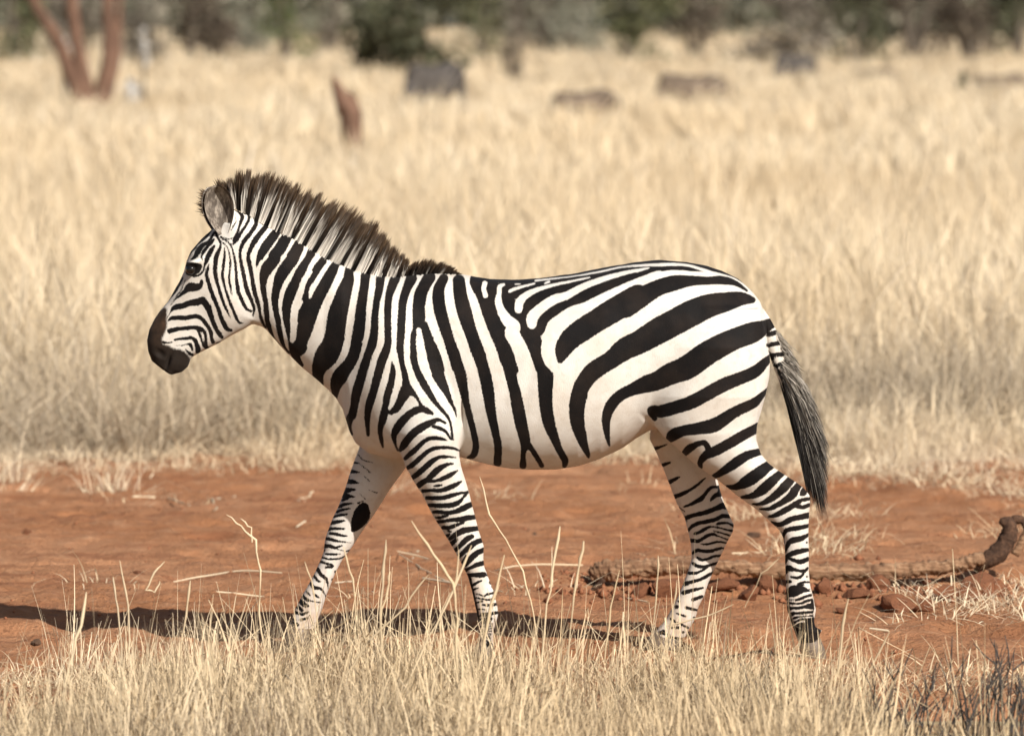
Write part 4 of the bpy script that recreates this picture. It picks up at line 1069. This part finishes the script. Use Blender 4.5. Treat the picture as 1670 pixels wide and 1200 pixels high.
clods = [(1012, 972, 30, 18, 'small red clod below the broken end of the fallen branch'),
         (1046, 964, 34, 24, 'round red clod in the shade just right of the broken branch end'),
         (1098, 962, 62, 30, 'wide flat red clod left of the far hind leg'),
         (1146, 974, 36, 20, 'low red clod in front of the far hind leg'),
         (1180, 962, 44, 26, 'red clod under the branch just right of the far hind leg'),
         (1222, 970, 40, 26, 'red clod under the branch midway between the hind legs'),
         (1252, 958, 34, 30, 'upright red clod beside the near hind leg'),
         (1345, 962, 44, 26, 'blocky red clod under the branch just behind the near hind leg'),
         (1398, 968, 46, 22, 'low red clod below the middle of the exposed branch'),
         (1430, 955, 34, 30, 'dark red clod touching the underside of the branch'),
         (1462, 978, 66, 32, 'large jagged red clod in front of the branch'),
         (1508, 984, 40, 22, 'pale edged red clod lying foremost on the bank'),
         (1540, 968, 50, 34, 'tall red clod below the rising part of the branch'),
         (1580, 970, 40, 26, 'rounded red clod right of the tall clod'),
         (1606, 958, 64, 44, 'biggest red clod under the bent end of the branch'),
         (1372, 990, 22, 12, 'tiny red clod lying alone in front of the bank')]
for i, (px, py, w, h, lab) in enumerate(clods):
    x, y = g(px, py + h * .35); k = S * (y + CAM_D) / CAM_D
    tag(rock('dirt_clod', (x, y, float(land(x, y)) + h * k * .28), (w * k * .6 * (.85 + .35 * ((i * 7) % 5) / 4), w * k * .5, h * k * (.55 + .3 * ((i * 3) % 4) / 3)), M_CLOD, 60 + i), lab, 'clod', 'clods of red earth under the fallen branch')
stones = [(1229, 872, 27, 15, M_STONE, 'dark brown stone lying alone on bare earth between the hind legs', 'stone'),
          (43, 876, 12, 12, M_CLOD, 'small reddish lump on bare earth far from the branch', 'clod'),
          (47, 924, 11, 7, M_CLOD, 'small red crumb in front of the reddish lump', 'clod'),
          (58, 1052, 20, 12, M_STONE, 'dark lump beside the shadow at the grass edge', 'stone'),
          (225, 944, 18, 8, M_CLOD, 'flat red lump beside a long lying straw', 'clod'),
          (872, 868, 9, 7, M_STONE, 'pea sized stone under the belly', 'stone')]
for i, (px, py, w, h, m, lab, cat) in enumerate(stones):
    x, y = g(px, py); k = S * (y + CAM_D) / CAM_D
    tag(rock('stone' if cat == 'stone' else 'dirt_clod', (x, y, float(land(x, y)) + h * k * .3), (w * k * .52, w * k * .45, h * k * .6), m, 90 + i, 3), lab, cat, 'loose stones and lumps on the path')
# crumbs of earth and gravel too small to count
def crumbs(n, seed):
    r = np.random.default_rng(seed); x = r.uniform(-4, 4, n); y = r.uniform(-1.1, 9.5, n); s = .002 + .007 * r.uniform(0, 1, n) ** 5
    bank = r.uniform(0, 1, n) < .25; x[bank] = r.uniform(.1, 1.9, bank.sum()); y[bank] = r.normal(2.45, .25, bank.sum()); s[bank] *= 2.6
    base = np.array([(1, 0, 0), (-1, 0, 0), (0, 1, 0), (0, -1, 0), (0, 0, 1), (0, 0, -1)], float); tri = np.array([(0, 2, 4), (2, 1, 4), (1, 3, 4), (3, 0, 4), (2, 0, 5), (1, 2, 5), (3, 1, 5), (0, 3, 5)])
    Vx = base[None] * s[:, None, None] * r.uniform(.6, 1.3, (n, 6, 1)); Vx = Vx + np.stack([x, y, land(x, y) + s * .35], 1)[:, None]
    return mesh_object('soil_crumbs', Vx.reshape(-1, 3), (np.arange(n)[:, None, None] * 6 + tri[None]).reshape(-1, 3), M_CLOD, None, False)
tag(crumbs(6000, 71), kind='stuff')

# ---------------------------------------------------------------- traced stems and straws
def stalks(name, rows, mat, seed=0):
    vs, qs, ts, hs, o = [], [], [], [], 0; r = np.random.default_rng(seed)
    for row in rows:
        d = row[0]; P = trace([(a + r.normal(0, 3), b, c * .5) for a, b, c in row[1:]], d); P = np.vstack([np.vstack([P[i] * (1 - w) + P[i + 1] * w for w in (0, .35, .7)]) for i in range(len(P) - 1)] + [P[-1:]]); P[:, :3] += r.normal(0, .0016, (len(P), 3)); P[:, 3] *= r.uniform(.6, 1.25, len(P)); P[0, 3] *= .4
        v, q, t3 = tube(P[:, :3], P[:, 3], 6, False); vs.append(v); qs.append(q + o); o += len(v); ts.append(np.full(len(v), r.uniform(.3, 1))); hs.append(np.full(len(v), .6))
    return mesh_object(name, np.vstack(vs), np.vstack(qs), mat, None, True, {'tint': np.concatenate(ts), 'h': np.concatenate(hs)})
st = [(18.7, (372, 838, 4), (392, 858, 5), (411, 880, 7), (422, 930, 6), (428, 1000, 5), (432, 1080, 5)), (18.7, (397, 845, 3), (404, 862, 7), (412, 884, 5)),
      (19.1, (783, 776, 3), (797, 838, 6), (820, 880, 5), (850, 930, 6), (868, 1000, 4), (880, 1080, 4)),
      (17.9, (672, 850, 6), (712, 905, 8), (735, 950, 8), (742, 1010, 7), (744, 1100, 7)), (17.9, (748, 895, 5), (742, 960, 7)),
      (18.3, (913, 858, 9), (904, 915, 7), (892, 985, 5), (880, 1080, 5)), (18.2, (944, 880, 12), (940, 925, 9), (930, 990, 6), (925, 1090, 6)),
      (18.2, (628, 880, 8), (622, 930, 10), (624, 1000, 8), (626, 1090, 7)), (18.2, (640, 930, 6), (632, 960, 8), (620, 1010, 6)),
      (18.4, (200, 915, 5), (206, 985, 6), (212, 1060, 6)), (18.5, (190, 940, 10), (192, 990, 6), (198, 1080, 5)),
      (18.4, (262, 915, 6), (248, 932, 6), (244, 962, 5), (256, 965, 5), (262, 948, 4)), (18.4, (310, 945, 8), (302, 1000, 7), (290, 1090, 6)),
      (17.9, (142, 965, 10), (128, 1020, 12), (112, 1080, 10), (95, 1180, 9)), (18.5, (1074, 905, 8), (1071, 950, 6), (1064, 1040, 5)),
      (18.3, (1384, 975, 8), (1378, 1020, 10), (1366, 1100, 8)), (18.2, (1452, 1030, 6), (1420, 1100, 7), (1396, 1180, 6)),
      (18.3, (1268, 910, 4), (1240, 935, 3), (1210, 990, 3)), (18.4, (1110, 945, 5), (1095, 1010, 5), (1080, 1080, 5)),
      (18.3, (1555, 895, 4), (1560, 980, 3), (1562, 1090, 3)), (18.6, (1200, 985, 5), (1150, 1005, 5), (1090, 1020, 5)), (18.3, (560, 890, 5), (575, 945, 6), (582, 1040, 6)),
      (18.4, (498, 915, 4), (512, 960, 5), (520, 1040, 5)), (18.1, (830, 905, 9), (800, 985, 8), (780, 1090, 7)), (18.5, (1010, 930, 5), (1000, 990, 6), (990, 1080, 5)),
      (18.2, (700, 935, 7), (660, 990, 7), (600, 1040, 7), (560, 1100, 6)), (18.2, (770, 890, 6), (745, 960, 8), (700, 1040, 7), (660, 1120, 7))]
tag(stalks('tall_grass_stems', st, M_STRAW, 4), kind='stuff')
def lying(name, rows, seed):
    vs, qs, ts, hs, o = [], [], [], [], 0; r = np.random.default_rng(seed)
    for row in rows:
        P = []
        for px, py, w in row:
            x, y = g(px, py); P.append((x, y, float(land(x, y)) + .008, w * S * (y + CAM_D) / CAM_D * .32))
        P = spline(P, 4); P[:, :2] += r.normal(0, .003, (len(P), 2)); v, q, t3 = tube(P[:, :3], P[:, 3], 6, False); vs.append(v); qs.append(q + o); o += len(v); ts.append(np.full(len(v), r.uniform(.4, 1))); hs.append(np.full(len(v), .6))
    return mesh_object(name, np.vstack(vs), np.vstack(qs), M_STRAW, None, True, {'tint': np.concatenate(ts), 'h': np.concatenate(hs)})
ly = [[(285, 946, 3), (340, 942, 4), (400, 943, 4), (460, 946, 3)], [(345, 818, 5), (352, 832, 5), (350, 838, 4)], [(345, 815, 5), (375, 808, 6), (383, 807, 5)], [(480, 814, 4), (500, 810, 4), (510, 806, 4)], [(480, 814, 4), (490, 820, 4), (497, 820, 3)],
      [(484, 862, 4), (498, 857, 4)], [(648, 909, 3), (690, 912, 4), (730, 924, 4), (760, 930, 3)], [(650, 910, 3), (690, 935, 4), (740, 952, 4), (820, 968, 3)], [(800, 932, 3), (820, 938, 4), (870, 925, 4), (950, 920, 4)], [(215, 815, 6), (250, 812, 6)], [(275, 818, 5), (300, 826, 5)],
      [(1325, 880, 3), (1352, 873, 4)], [(1195, 905, 4), (1245, 902, 4)], [(680, 898, 6), (672, 912, 4)], [(50, 1027, 3), (55, 1025, 3)], [(355, 968, 4), (420, 967, 4), (460, 970, 3)], [(960, 955, 4), (1010, 975, 4), (1055, 985, 4)], [(1420, 1030, 7), (1450, 1032, 7)], [(1500, 990, 5), (1520, 965, 9)], [(545, 952, 4), (575, 948, 4)], [(690, 948, 5), (740, 957, 5)]]
tag(lying('fallen_straws', ly, 8), kind='stuff')

# ---------------------------------------------------------------- charred twiggy shrubs, lower right
M_TWIG = bark('charred_stem', (.060, .052, .048), (.125, .108, .098), (.032, .028, .026), (1, 1, 1), 90)
def twig_shrub(px, d, top, spread, n, seed, label):
    r = np.random.default_rng(seed); base = np.array([(px - 835) * S * d / CAM_D, d - CAM_D, 0.0]); base[2] = float(land(base[0], base[1])); H = CAM_H - (top - 50) * S * d / CAM_D - base[2]
    vs, qs, o = [], [], 0
    for i in range(n):
        b = base + np.array([r.normal(0, spread * .25), r.normal(0, spread * .3), -.02]); h = H * r.uniform(.45, 1.05); lean = np.array([r.normal(.10, .22), r.normal(0, .15)])
        P = [[*b, .0034]]
        for k in range(1, 6): P.append([b[0] + lean[0] * h * (k / 5) ** 1.4 + r.normal(0, .0022), b[1] + lean[1] * h * k / 5 + r.normal(0, .0022), b[2] + h * k / 5, .0034 * (1 - .13 * k)])
        P = np.array(P); v, q, _ = tube(P[:, :3], P[:, 3], 5, False); vs.append(v); qs.append(q + o); o += len(v)
        for kk in r.integers(2, 5, r.integers(1, 4)):
            s = P[kk, :3]; dr = np.array([r.normal(0, .5), r.normal(0, .5), 1.0]); dr /= np.linalg.norm(dr); L = h * r.uniform(.15, .4); T = np.array([s, s + dr * L * .5 + r.normal(0, .004, 3), s + dr * L])
            v, q, _ = tube(T, np.array([.0026, .0022, .0012]), 5, False); vs.append(v); qs.append(q + o); o += len(v)
    ob = mesh_object('charred_shrub', np.vstack(vs) - base, np.vstack(qs), M_TWIG, None); ob.location = base
    tag(ob, label, 'shrub', 'charred twiggy shrubs at the lower right')
twig_shrub(1405, 17.75, 1085, .24, 10, 1, 'sparse charred shrub nearest the pale foreground grass')
twig_shrub(1475, 17.85, 1060, .28, 13, 2, 'charred shrub with one long stem leaning over bare earth')
twig_shrub(1545, 17.7, 1062, .28, 15, 3, 'dense charred shrub between the long stemmed one and the tallest one')
twig_shrub(1615, 17.85, 1040, .28, 20, 4, 'tallest and darkest charred shrub near the picture edge')
twig_shrub(1675, 17.8, 1052, .24, 12, 5, 'charred shrub cut off by the picture edge')
twig_shrub(1225, 18.35, 1035, .18, 6, 6, 'thin dark twigs arching in front of the near hind hoof')

# ---------------------------------------------------------------- trees and bushes far behind
def foliage(name, a, b, c):
    t = NT(name); k = t.attr('tint').outputs['Fac']; col = t.mix(k, a, b); col = t.mix(t.ramp(t.math('FRACT', t.math('MULTIPLY', k, 9.7)), .8, .95), col, c); t.base(col, .7, .15); t.leaf(col, .25); return t.m
FOL = {'olive': foliage('olive_leaves', (.085, .095, .045), (.16, .165, .085), (.24, .21, .13)), 'grey': foliage('grey_twigs', (.16, .135, .105), (.27, .235, .19), (.35, .31, .25)),
       'brown': foliage('brown_twigs', (.085, .066, .050), (.15, .118, .09), (.22, .18, .13)), 'green': foliage('green_leaves', (.075, .10, .035), (.15, .18, .07), (.21, .20, .11)),
       'pale': foliage('pale_leaves', (.22, .215, .165), (.33, .32, .25), (.40, .37, .30)), 'white': foliage('seed_fluff', (.62, .60, .57), (.76, .74, .71), (.5, .46, .4)),
       'dark': foliage('dark_leaves', (.065, .068, .040), (.115, .115, .068), (.14, .125, .085))}
M_TRUNK = bark('reddish_trunk', (.115, .066, .046), (.20, .115, .078), (.07, .044, .033), (1, 1, .3), 9)
M_STEM = bark('grey_stem', (.10, .082, .065), (.17, .14, .11), (.07, .058, .047), (1, 1, .3), 9)
def crown(lumps, n, size, seed):
    """leaf-sized faces through several uneven lumps: rows (x, y, z, rx, ry, rz)"""
    r = np.random.default_rng(seed); L = np.array(lumps, float); vol = L[:, 3] * L[:, 4] * L[:, 5]; k = r.choice(len(L), n, p=vol / vol.sum())
    d = r.normal(size=(n, 3)); d /= np.linalg.norm(d, axis=1)[:, None]; rad = r.uniform(.15, 1, n) ** .45
    c = L[k, :3] + d * rad[:, None] * L[k, 3:] * (1 + .25 * r.normal(size=(n, 1)))
    u = r.normal(size=(n, 3)); u /= np.linalg.norm(u, axis=1)[:, None]; w = np.cross(u, r.normal(size=(n, 3))); w /= np.linalg.norm(w, axis=1)[:, None]
    s = (size * r.uniform(.5, 1.3, n))[:, None]
    Vx = np.stack([c - u * s, c - w * s * .6, c + u * s, c + w * s * .6], 1)
    return Vx.reshape(-1, 3), np.arange(n * 4).reshape(n, 4), np.repeat(r.uniform(0, 1, n), 4)
def bush(px, w, d, h, kind, label, seed, name='bush', low=.0, n=1500, stems=4, group='bushes and trees along the far edge of the field'):
    r = np.random.default_rng(seed); x = (px - 835) * S * d / CAM_D; y = d - CAM_D; z = float(terrain(x, y)); W = w * S * d / CAM_D / 2
    root = empty(name, (x, y, z), label, 'tree' if name.endswith('tree') else 'bush', group)
    lumps = []
    for i in range(9):
        a = r.uniform(-1, 1); zz = low * h + (1 - low) * h * r.uniform(.06, .85); wd = W * (.35 + .3 * r.uniform())
        lumps.append((a * W * .7, r.normal(0, W * .35), zz, wd, wd * .9, h * r.uniform(.14, .26)))
    V_, Q_, T_ = crown(lumps, n, max(W * .09, .07), seed); mesh_object('crown', V_, Q_, FOL[kind], root, False, {'tint': T_})
    for i in range(stems):
        L = lumps[i]; P = [(r.normal(0, W * .06), r.normal(0, W * .06), -.1, .035 * h * .6), (L[0] * .3, L[1] * .3, L[2] * .4, .028 * h * .6), (L[0] * .8, L[1] * .8, L[2], .014 * h * .6)]
        limb('trunk', P, M_STEM, root, 8, .1, seed + i, 3)
    return root
bush(20, 130, 190, 4.6, 'olive', 'olive green tree behind the left side of the many stemmed trunk', 1, 'savanna_tree')
bush(120, 120, 215, 4.2, 'grey', 'grey bare bush seen between the reddish trunks', 2)
bush(225, 100, 185, 3.6, 'grey', 'grey brown bush just right of the reddish trunks', 3)
bush(318, 120, 180, 3.3, 'brown', 'dark brown twiggy bush between two grey ones', 4)
bush(402, 90, 205, 4.2, 'pale', 'pale grey green bush between the dark brown bush and the green one', 5)
bush(470, 110, 190, 4.6, 'green', 'bright green bush left of the big dark bush', 6)
bush(545, 80, 210, 4.4, 'grey', 'small grey bush touching the big dark bush', 7)
bush(650, 210, 160, 4.6, 'dark', 'big dark bush reaching lowest into the pale grass', 8, n=2600, stems=6)
bush(775, 90, 190, 4.4, 'olive', 'olive bush just right of the big dark bush', 9)
bush(862, 100, 215, 4.4, 'grey', 'grey bush behind the small dead brown shrub', 10)
bush(940, 110, 215, 4.8, 'pale', 'pale bluish green tree near the middle of the tree line', 11, 'savanna_tree')
bush(1035, 130, 190, 4.4, 'olive', 'olive grey bush above the walking animals with striped backs', 12)
bush(1130, 130, 195, 4.6, 'brown', 'brown twiggy bush left of the pale grey bush', 13)
bush(1285, 150, 185, 4.4, 'grey', 'wide pale grey leafless bush behind the animal with a white rump', 14, n=2200)
bush(1395, 120, 185, 4.0, 'dark', 'deep green bush just right of the wide pale grey bush', 15)
bush(1490, 120, 200, 4.6, 'brown', 'brown bush with upright stems right of the deep green bush', 16, stems=8)
bush(1580, 110, 195, 4.6, 'brown', 'brown grey bush above the tiny dark shrub in the grass', 17, stems=8)
bush(1665, 130, 200, 4.8, 'dark', 'dark tree at the right end of the tree line', 18, 'savanna_tree')
bush(835, 46, 140, 1.75, 'brown', 'small dead brown shrub standing in the pale grass before the tree line', 19, n=500, group='small shrubs standing in the pale grass')
bush(1568, 26, 125, 1.35, 'dark', 'tiny dark shrub alone in the grass at right', 20, n=300, group='small shrubs standing in the pale grass')
bush(215, 34, 112, 1.35, 'white', 'whitish seeding shrub beside the reddish trunks', 21, n=160, group='small shrubs standing in the pale grass')
bush(106, 16, 112, 1.75, 'white', 'single white tuft showing between the two left trunks', 22, n=60, stems=1, group='small shrubs standing in the pale grass', low=.75)
bush(234, 18, 112, 1.72, 'white', 'higher white tuft right of the reddish trunks', 23, n=60, stems=1, group='small shrubs standing in the pale grass', low=.8)
# woodland that closes the view
wr = np.random.default_rng(77); lumps = []
for i in range(420):
    y = wr.uniform(235, 330); x = wr.uniform(-1, 1) * 130; hh = wr.uniform(3.5, 8); lumps.append((x, y, float(terrain(x, y)) + hh * wr.uniform(.15, .8), wr.uniform(1.5, 3.6), wr.uniform(1.5, 3), wr.uniform(1.0, 2.2)))
V_, Q_, T_ = crown(lumps, 60000, .42, 5)
tag(mesh_object('woodland', V_, Q_, foliage('woodland_leaves', (.12, .125, .085), (.22, .21, .155), (.29, .26, .20)), None, False, {'tint': T_}), kind='stuff')

# tree with several reddish trunks, left
d = 108.0; bx, by = (152 - 835) * S * d / CAM_D, d - CAM_D; bz = float(terrain(bx, by))
tr = empty('acacia_tree', (bx, by, bz), 'reddish tree with several trunks splitting low in the grass at left', 'tree')
def tl(px, py, w, dy=0): 
    p = at(px, py, d + dy); return (p[0] - bx, p[1] - by, p[2] - bz, w * S * d / CAM_D * .5)
limb('trunk', [(0, 0, -.2, .20), tl(132, 165, 30), tl(112, 110, 25), tl(92, 62, 22), tl(62, 15, 18), tl(30, -60, 14), tl(-20, -180, 9)], M_TRUNK, tr, 12, .08, 1)
limb('trunk', [(.05, .05, -.2, .20), tl(145, 168, 28), tl(133, 110, 24), tl(123, 55, 22), tl(116, 0, 22), tl(108, -120, 18), tl(80, -260, 10)], M_TRUNK, tr, 12, .08, 2)
limb('trunk', [(.15, 0, -.2, .22), tl(166, 168, 34), tl(176, 110, 25), tl(178, 55, 20), tl(176, 0, 18), tl(190, -120, 14), tl(230, -260, 9)], M_TRUNK, tr, 12, .08, 3)
limb('trunk', [tl(172, 150, 26, .3), tl(190, 90, 16, .4), tl(193, 40, 12, .5), tl(204, -60, 10, .5), tl(260, -170, 6, .6)], M_TRUNK, tr, 10, .08, 4)
V_, Q_, T_ = crown([(-1.6, 0, 5.4, 1.5, 1.4, .5), (0, .4, 6.0, 1.6, 1.5, .6), (1.5, 0, 5.6, 1.5, 1.4, .5), (-.4, -1.2, 5.6, 1.3, 1.2, .5), (.6, 1.3, 5.5, 1.4, 1.2, .5)], 2600, .11, 9)
mesh_object('crown', V_, Q_, FOL['olive'], tr, False, {'tint': T_})
# broken stump
d = 70.0; sx, sy = (566 - 835) * S * d / CAM_D, d - CAM_D; sz = float(terrain(sx, sy))
sp = empty('tree_stump', (sx, sy, sz), 'splintered reddish brown stump standing in the pale grass', 'stump')
def sl(px, py, w):
    p = at(px, py, d); return (p[0] - sx, p[1] - sy, p[2] - sz, w * S * d / CAM_D * .5)
limb('trunk', [(.02, 0, -.2, .17), sl(574, 200, 36), sl(565, 178, 34), sl(558, 160, 26), sl(549, 140, 15), sl(543, 122, 3)], M_TRUNK, sp, 12, .2, 5)
limb('splinter', [sl(578, 195, 18), sl(577, 172, 18), sl(574, 157, 10), sl(572, 150, 3)], M_TRUNK, sp, 10, .2, 6)

# ---------------------------------------------------------------- zebras grazing far off
VOX = 6.0
W2 = Volume(225, 1356, -156, 156, 380, 1072)
W2.slab((380, 0), (1, 0), [(520, 470)] + [p for p in top if p[0] > 560], [(520, 640)] + [p for p in bot if p[0] > 545], [(140, 60, 0)] + [p for p in trunk if p[0] > 200], k=1)
W2.slab((600, 560), (-.62, .78), [(560, 470), (500, 560), (430, 680), (380, 780)], [(660, 640), (560, 700), (480, 790), (430, 850)], [(0, 70, 0), (150, 55, 0), (320, 40, 0)], k=20)
W2.slab((410, 800), (-.45, .89), [(370, 770), (330, 860), (290, 960), (285, 990)], [(450, 830), (410, 900), (345, 985), (320, 1005)], [(0, 40, 0), (90, 44, 0), (200, 28, 0)], k=20)
for x0, cy in ((660, -55), (640, 55), (1190, -58), (1160, 58)):
    W2.slab((0, 0), (0, 1), [(x0 - 50, 620), (x0 - 30, 760), (x0 - 19, 880), (x0 - 16, 960), (x0 - 22, 1064)], [(x0 + 50, 620), (x0 + 34, 760), (x0 + 20, 880), (x0 + 16, 960), (x0 + 20, 1064)], [(620, 40, cy), (760, 34, cy), (880, 21, cy), (960, 16, cy), (1064, 19, cy)], k=16)
gp, gq = W2.surface(); gw = to_world(relax(gp, gq, 2)); gw[:, 0] += -(940 - 835) * S
v0, v1, v2 = (gw[gq[:, i]] for i in range(3))
if np.einsum('ij,ij->i', v0, np.cross(v1, v2)).sum() < 0: gq = gq[:, ::-1]
sh = gw + np.array([(940 - 835) * S, 0, 0]); gca, _, _ = coat_at(sh); pxx = 835 + sh[:, 0] / S; pyy = 1068 - sh[:, 2] / S
M_DUSTY = NT('dusty_coat'); _d = M_DUSTY.attr('coat').outputs['Fac']
M_DUSTY.base(M_DUSTY.mix(M_DUSTY.ramp(_d, 1.5, -1.5), (.27, .20, .145), (.025, .02, .016)), .75, .15); M_DUSTY = M_DUSTY.m
gca = np.where(pxx < 560, 6 * np.sin((pxx * .62 + pyy * .78) * .23), gca)
big = np.full(len(gw), 14.)
def graze(px, back, rot, k, label, first=[]):
    ds = np.arange(70., 235., .5); d = float(ds[np.argmin(np.abs(50 + (CAM_H - 1.27 * k - terrain((px - 835) * S * ds / CAM_D, ds - CAM_D)) / S * CAM_D / ds - back))])
    x = (px - 835) * S * d / CAM_D; y = d - CAM_D
    root = empty('grazing_zebra', (x, y, float(terrain(x, y))), label, 'zebra', 'zebras grazing far behind'); root.rotation_euler = (0, rng.normal(0, .05), rot); root.scale = (k, k, k)
    if not first:
        b = mesh_object('body', gw, gq, M_DUSTY, root, True, {'coat': gca, 'muzzle': big, 'eyerim': big, 'low': np.zeros(len(gw))})
        v, q, t3 = tube([(.72, 0, 1.12), (.77, 0, 1.0), (.80, 0, .8), (.82, 0, .5), (.84, 0, .38)], np.array([.02, .022, .025, .04, .012]), 8)
        tl_ = mesh_object('tail', v, [q, t3], M_HOOF, root); first.extend([b, tl_])
    else:
        for o in first:
            c = o.copy(); COL.objects.link(c); c.parent = root
    return root
gz = graze(716, 103, 1.0, 1.08, 'dark zebra grazing in the grass below the big dark bush')
graze(1135, 121, .35, .9, 'brownish zebra in tall grass with its long back in view')
gw2 = graze(1300, 88, .95, 1.0, 'distant zebra with a white rump before the wide pale grey bush')
graze(1432, 112, -.35, .72, 'zebra half hidden in grass left of the tiny dark shrub')
graze(1640, 121, .25, .78, 'zebra half hidden in grass right of the tiny dark shrub')
graze(962, 147, .6, .80, 'small zebra almost swallowed by the pale grass')
M_DARK_DUSTY = NT('dark_dusty_coat'); _d = M_DARK_DUSTY.attr('coat').outputs['Fac']  # darker, greyer version of the dusty coat
M_DARK_DUSTY.base(M_DARK_DUSTY.mix(M_DARK_DUSTY.ramp(_d, 1.5, -1.5), (.15, .13, .115), (.018, .016, .015)), .75, .15); M_DARK_DUSTY = M_DARK_DUSTY.m
for o in list(gz.children) + list(gw2.children):
    if o.name.startswith('body'): o.material_slots[0].link = 'OBJECT'; o.material_slots[0].material = M_DARK_DUSTY
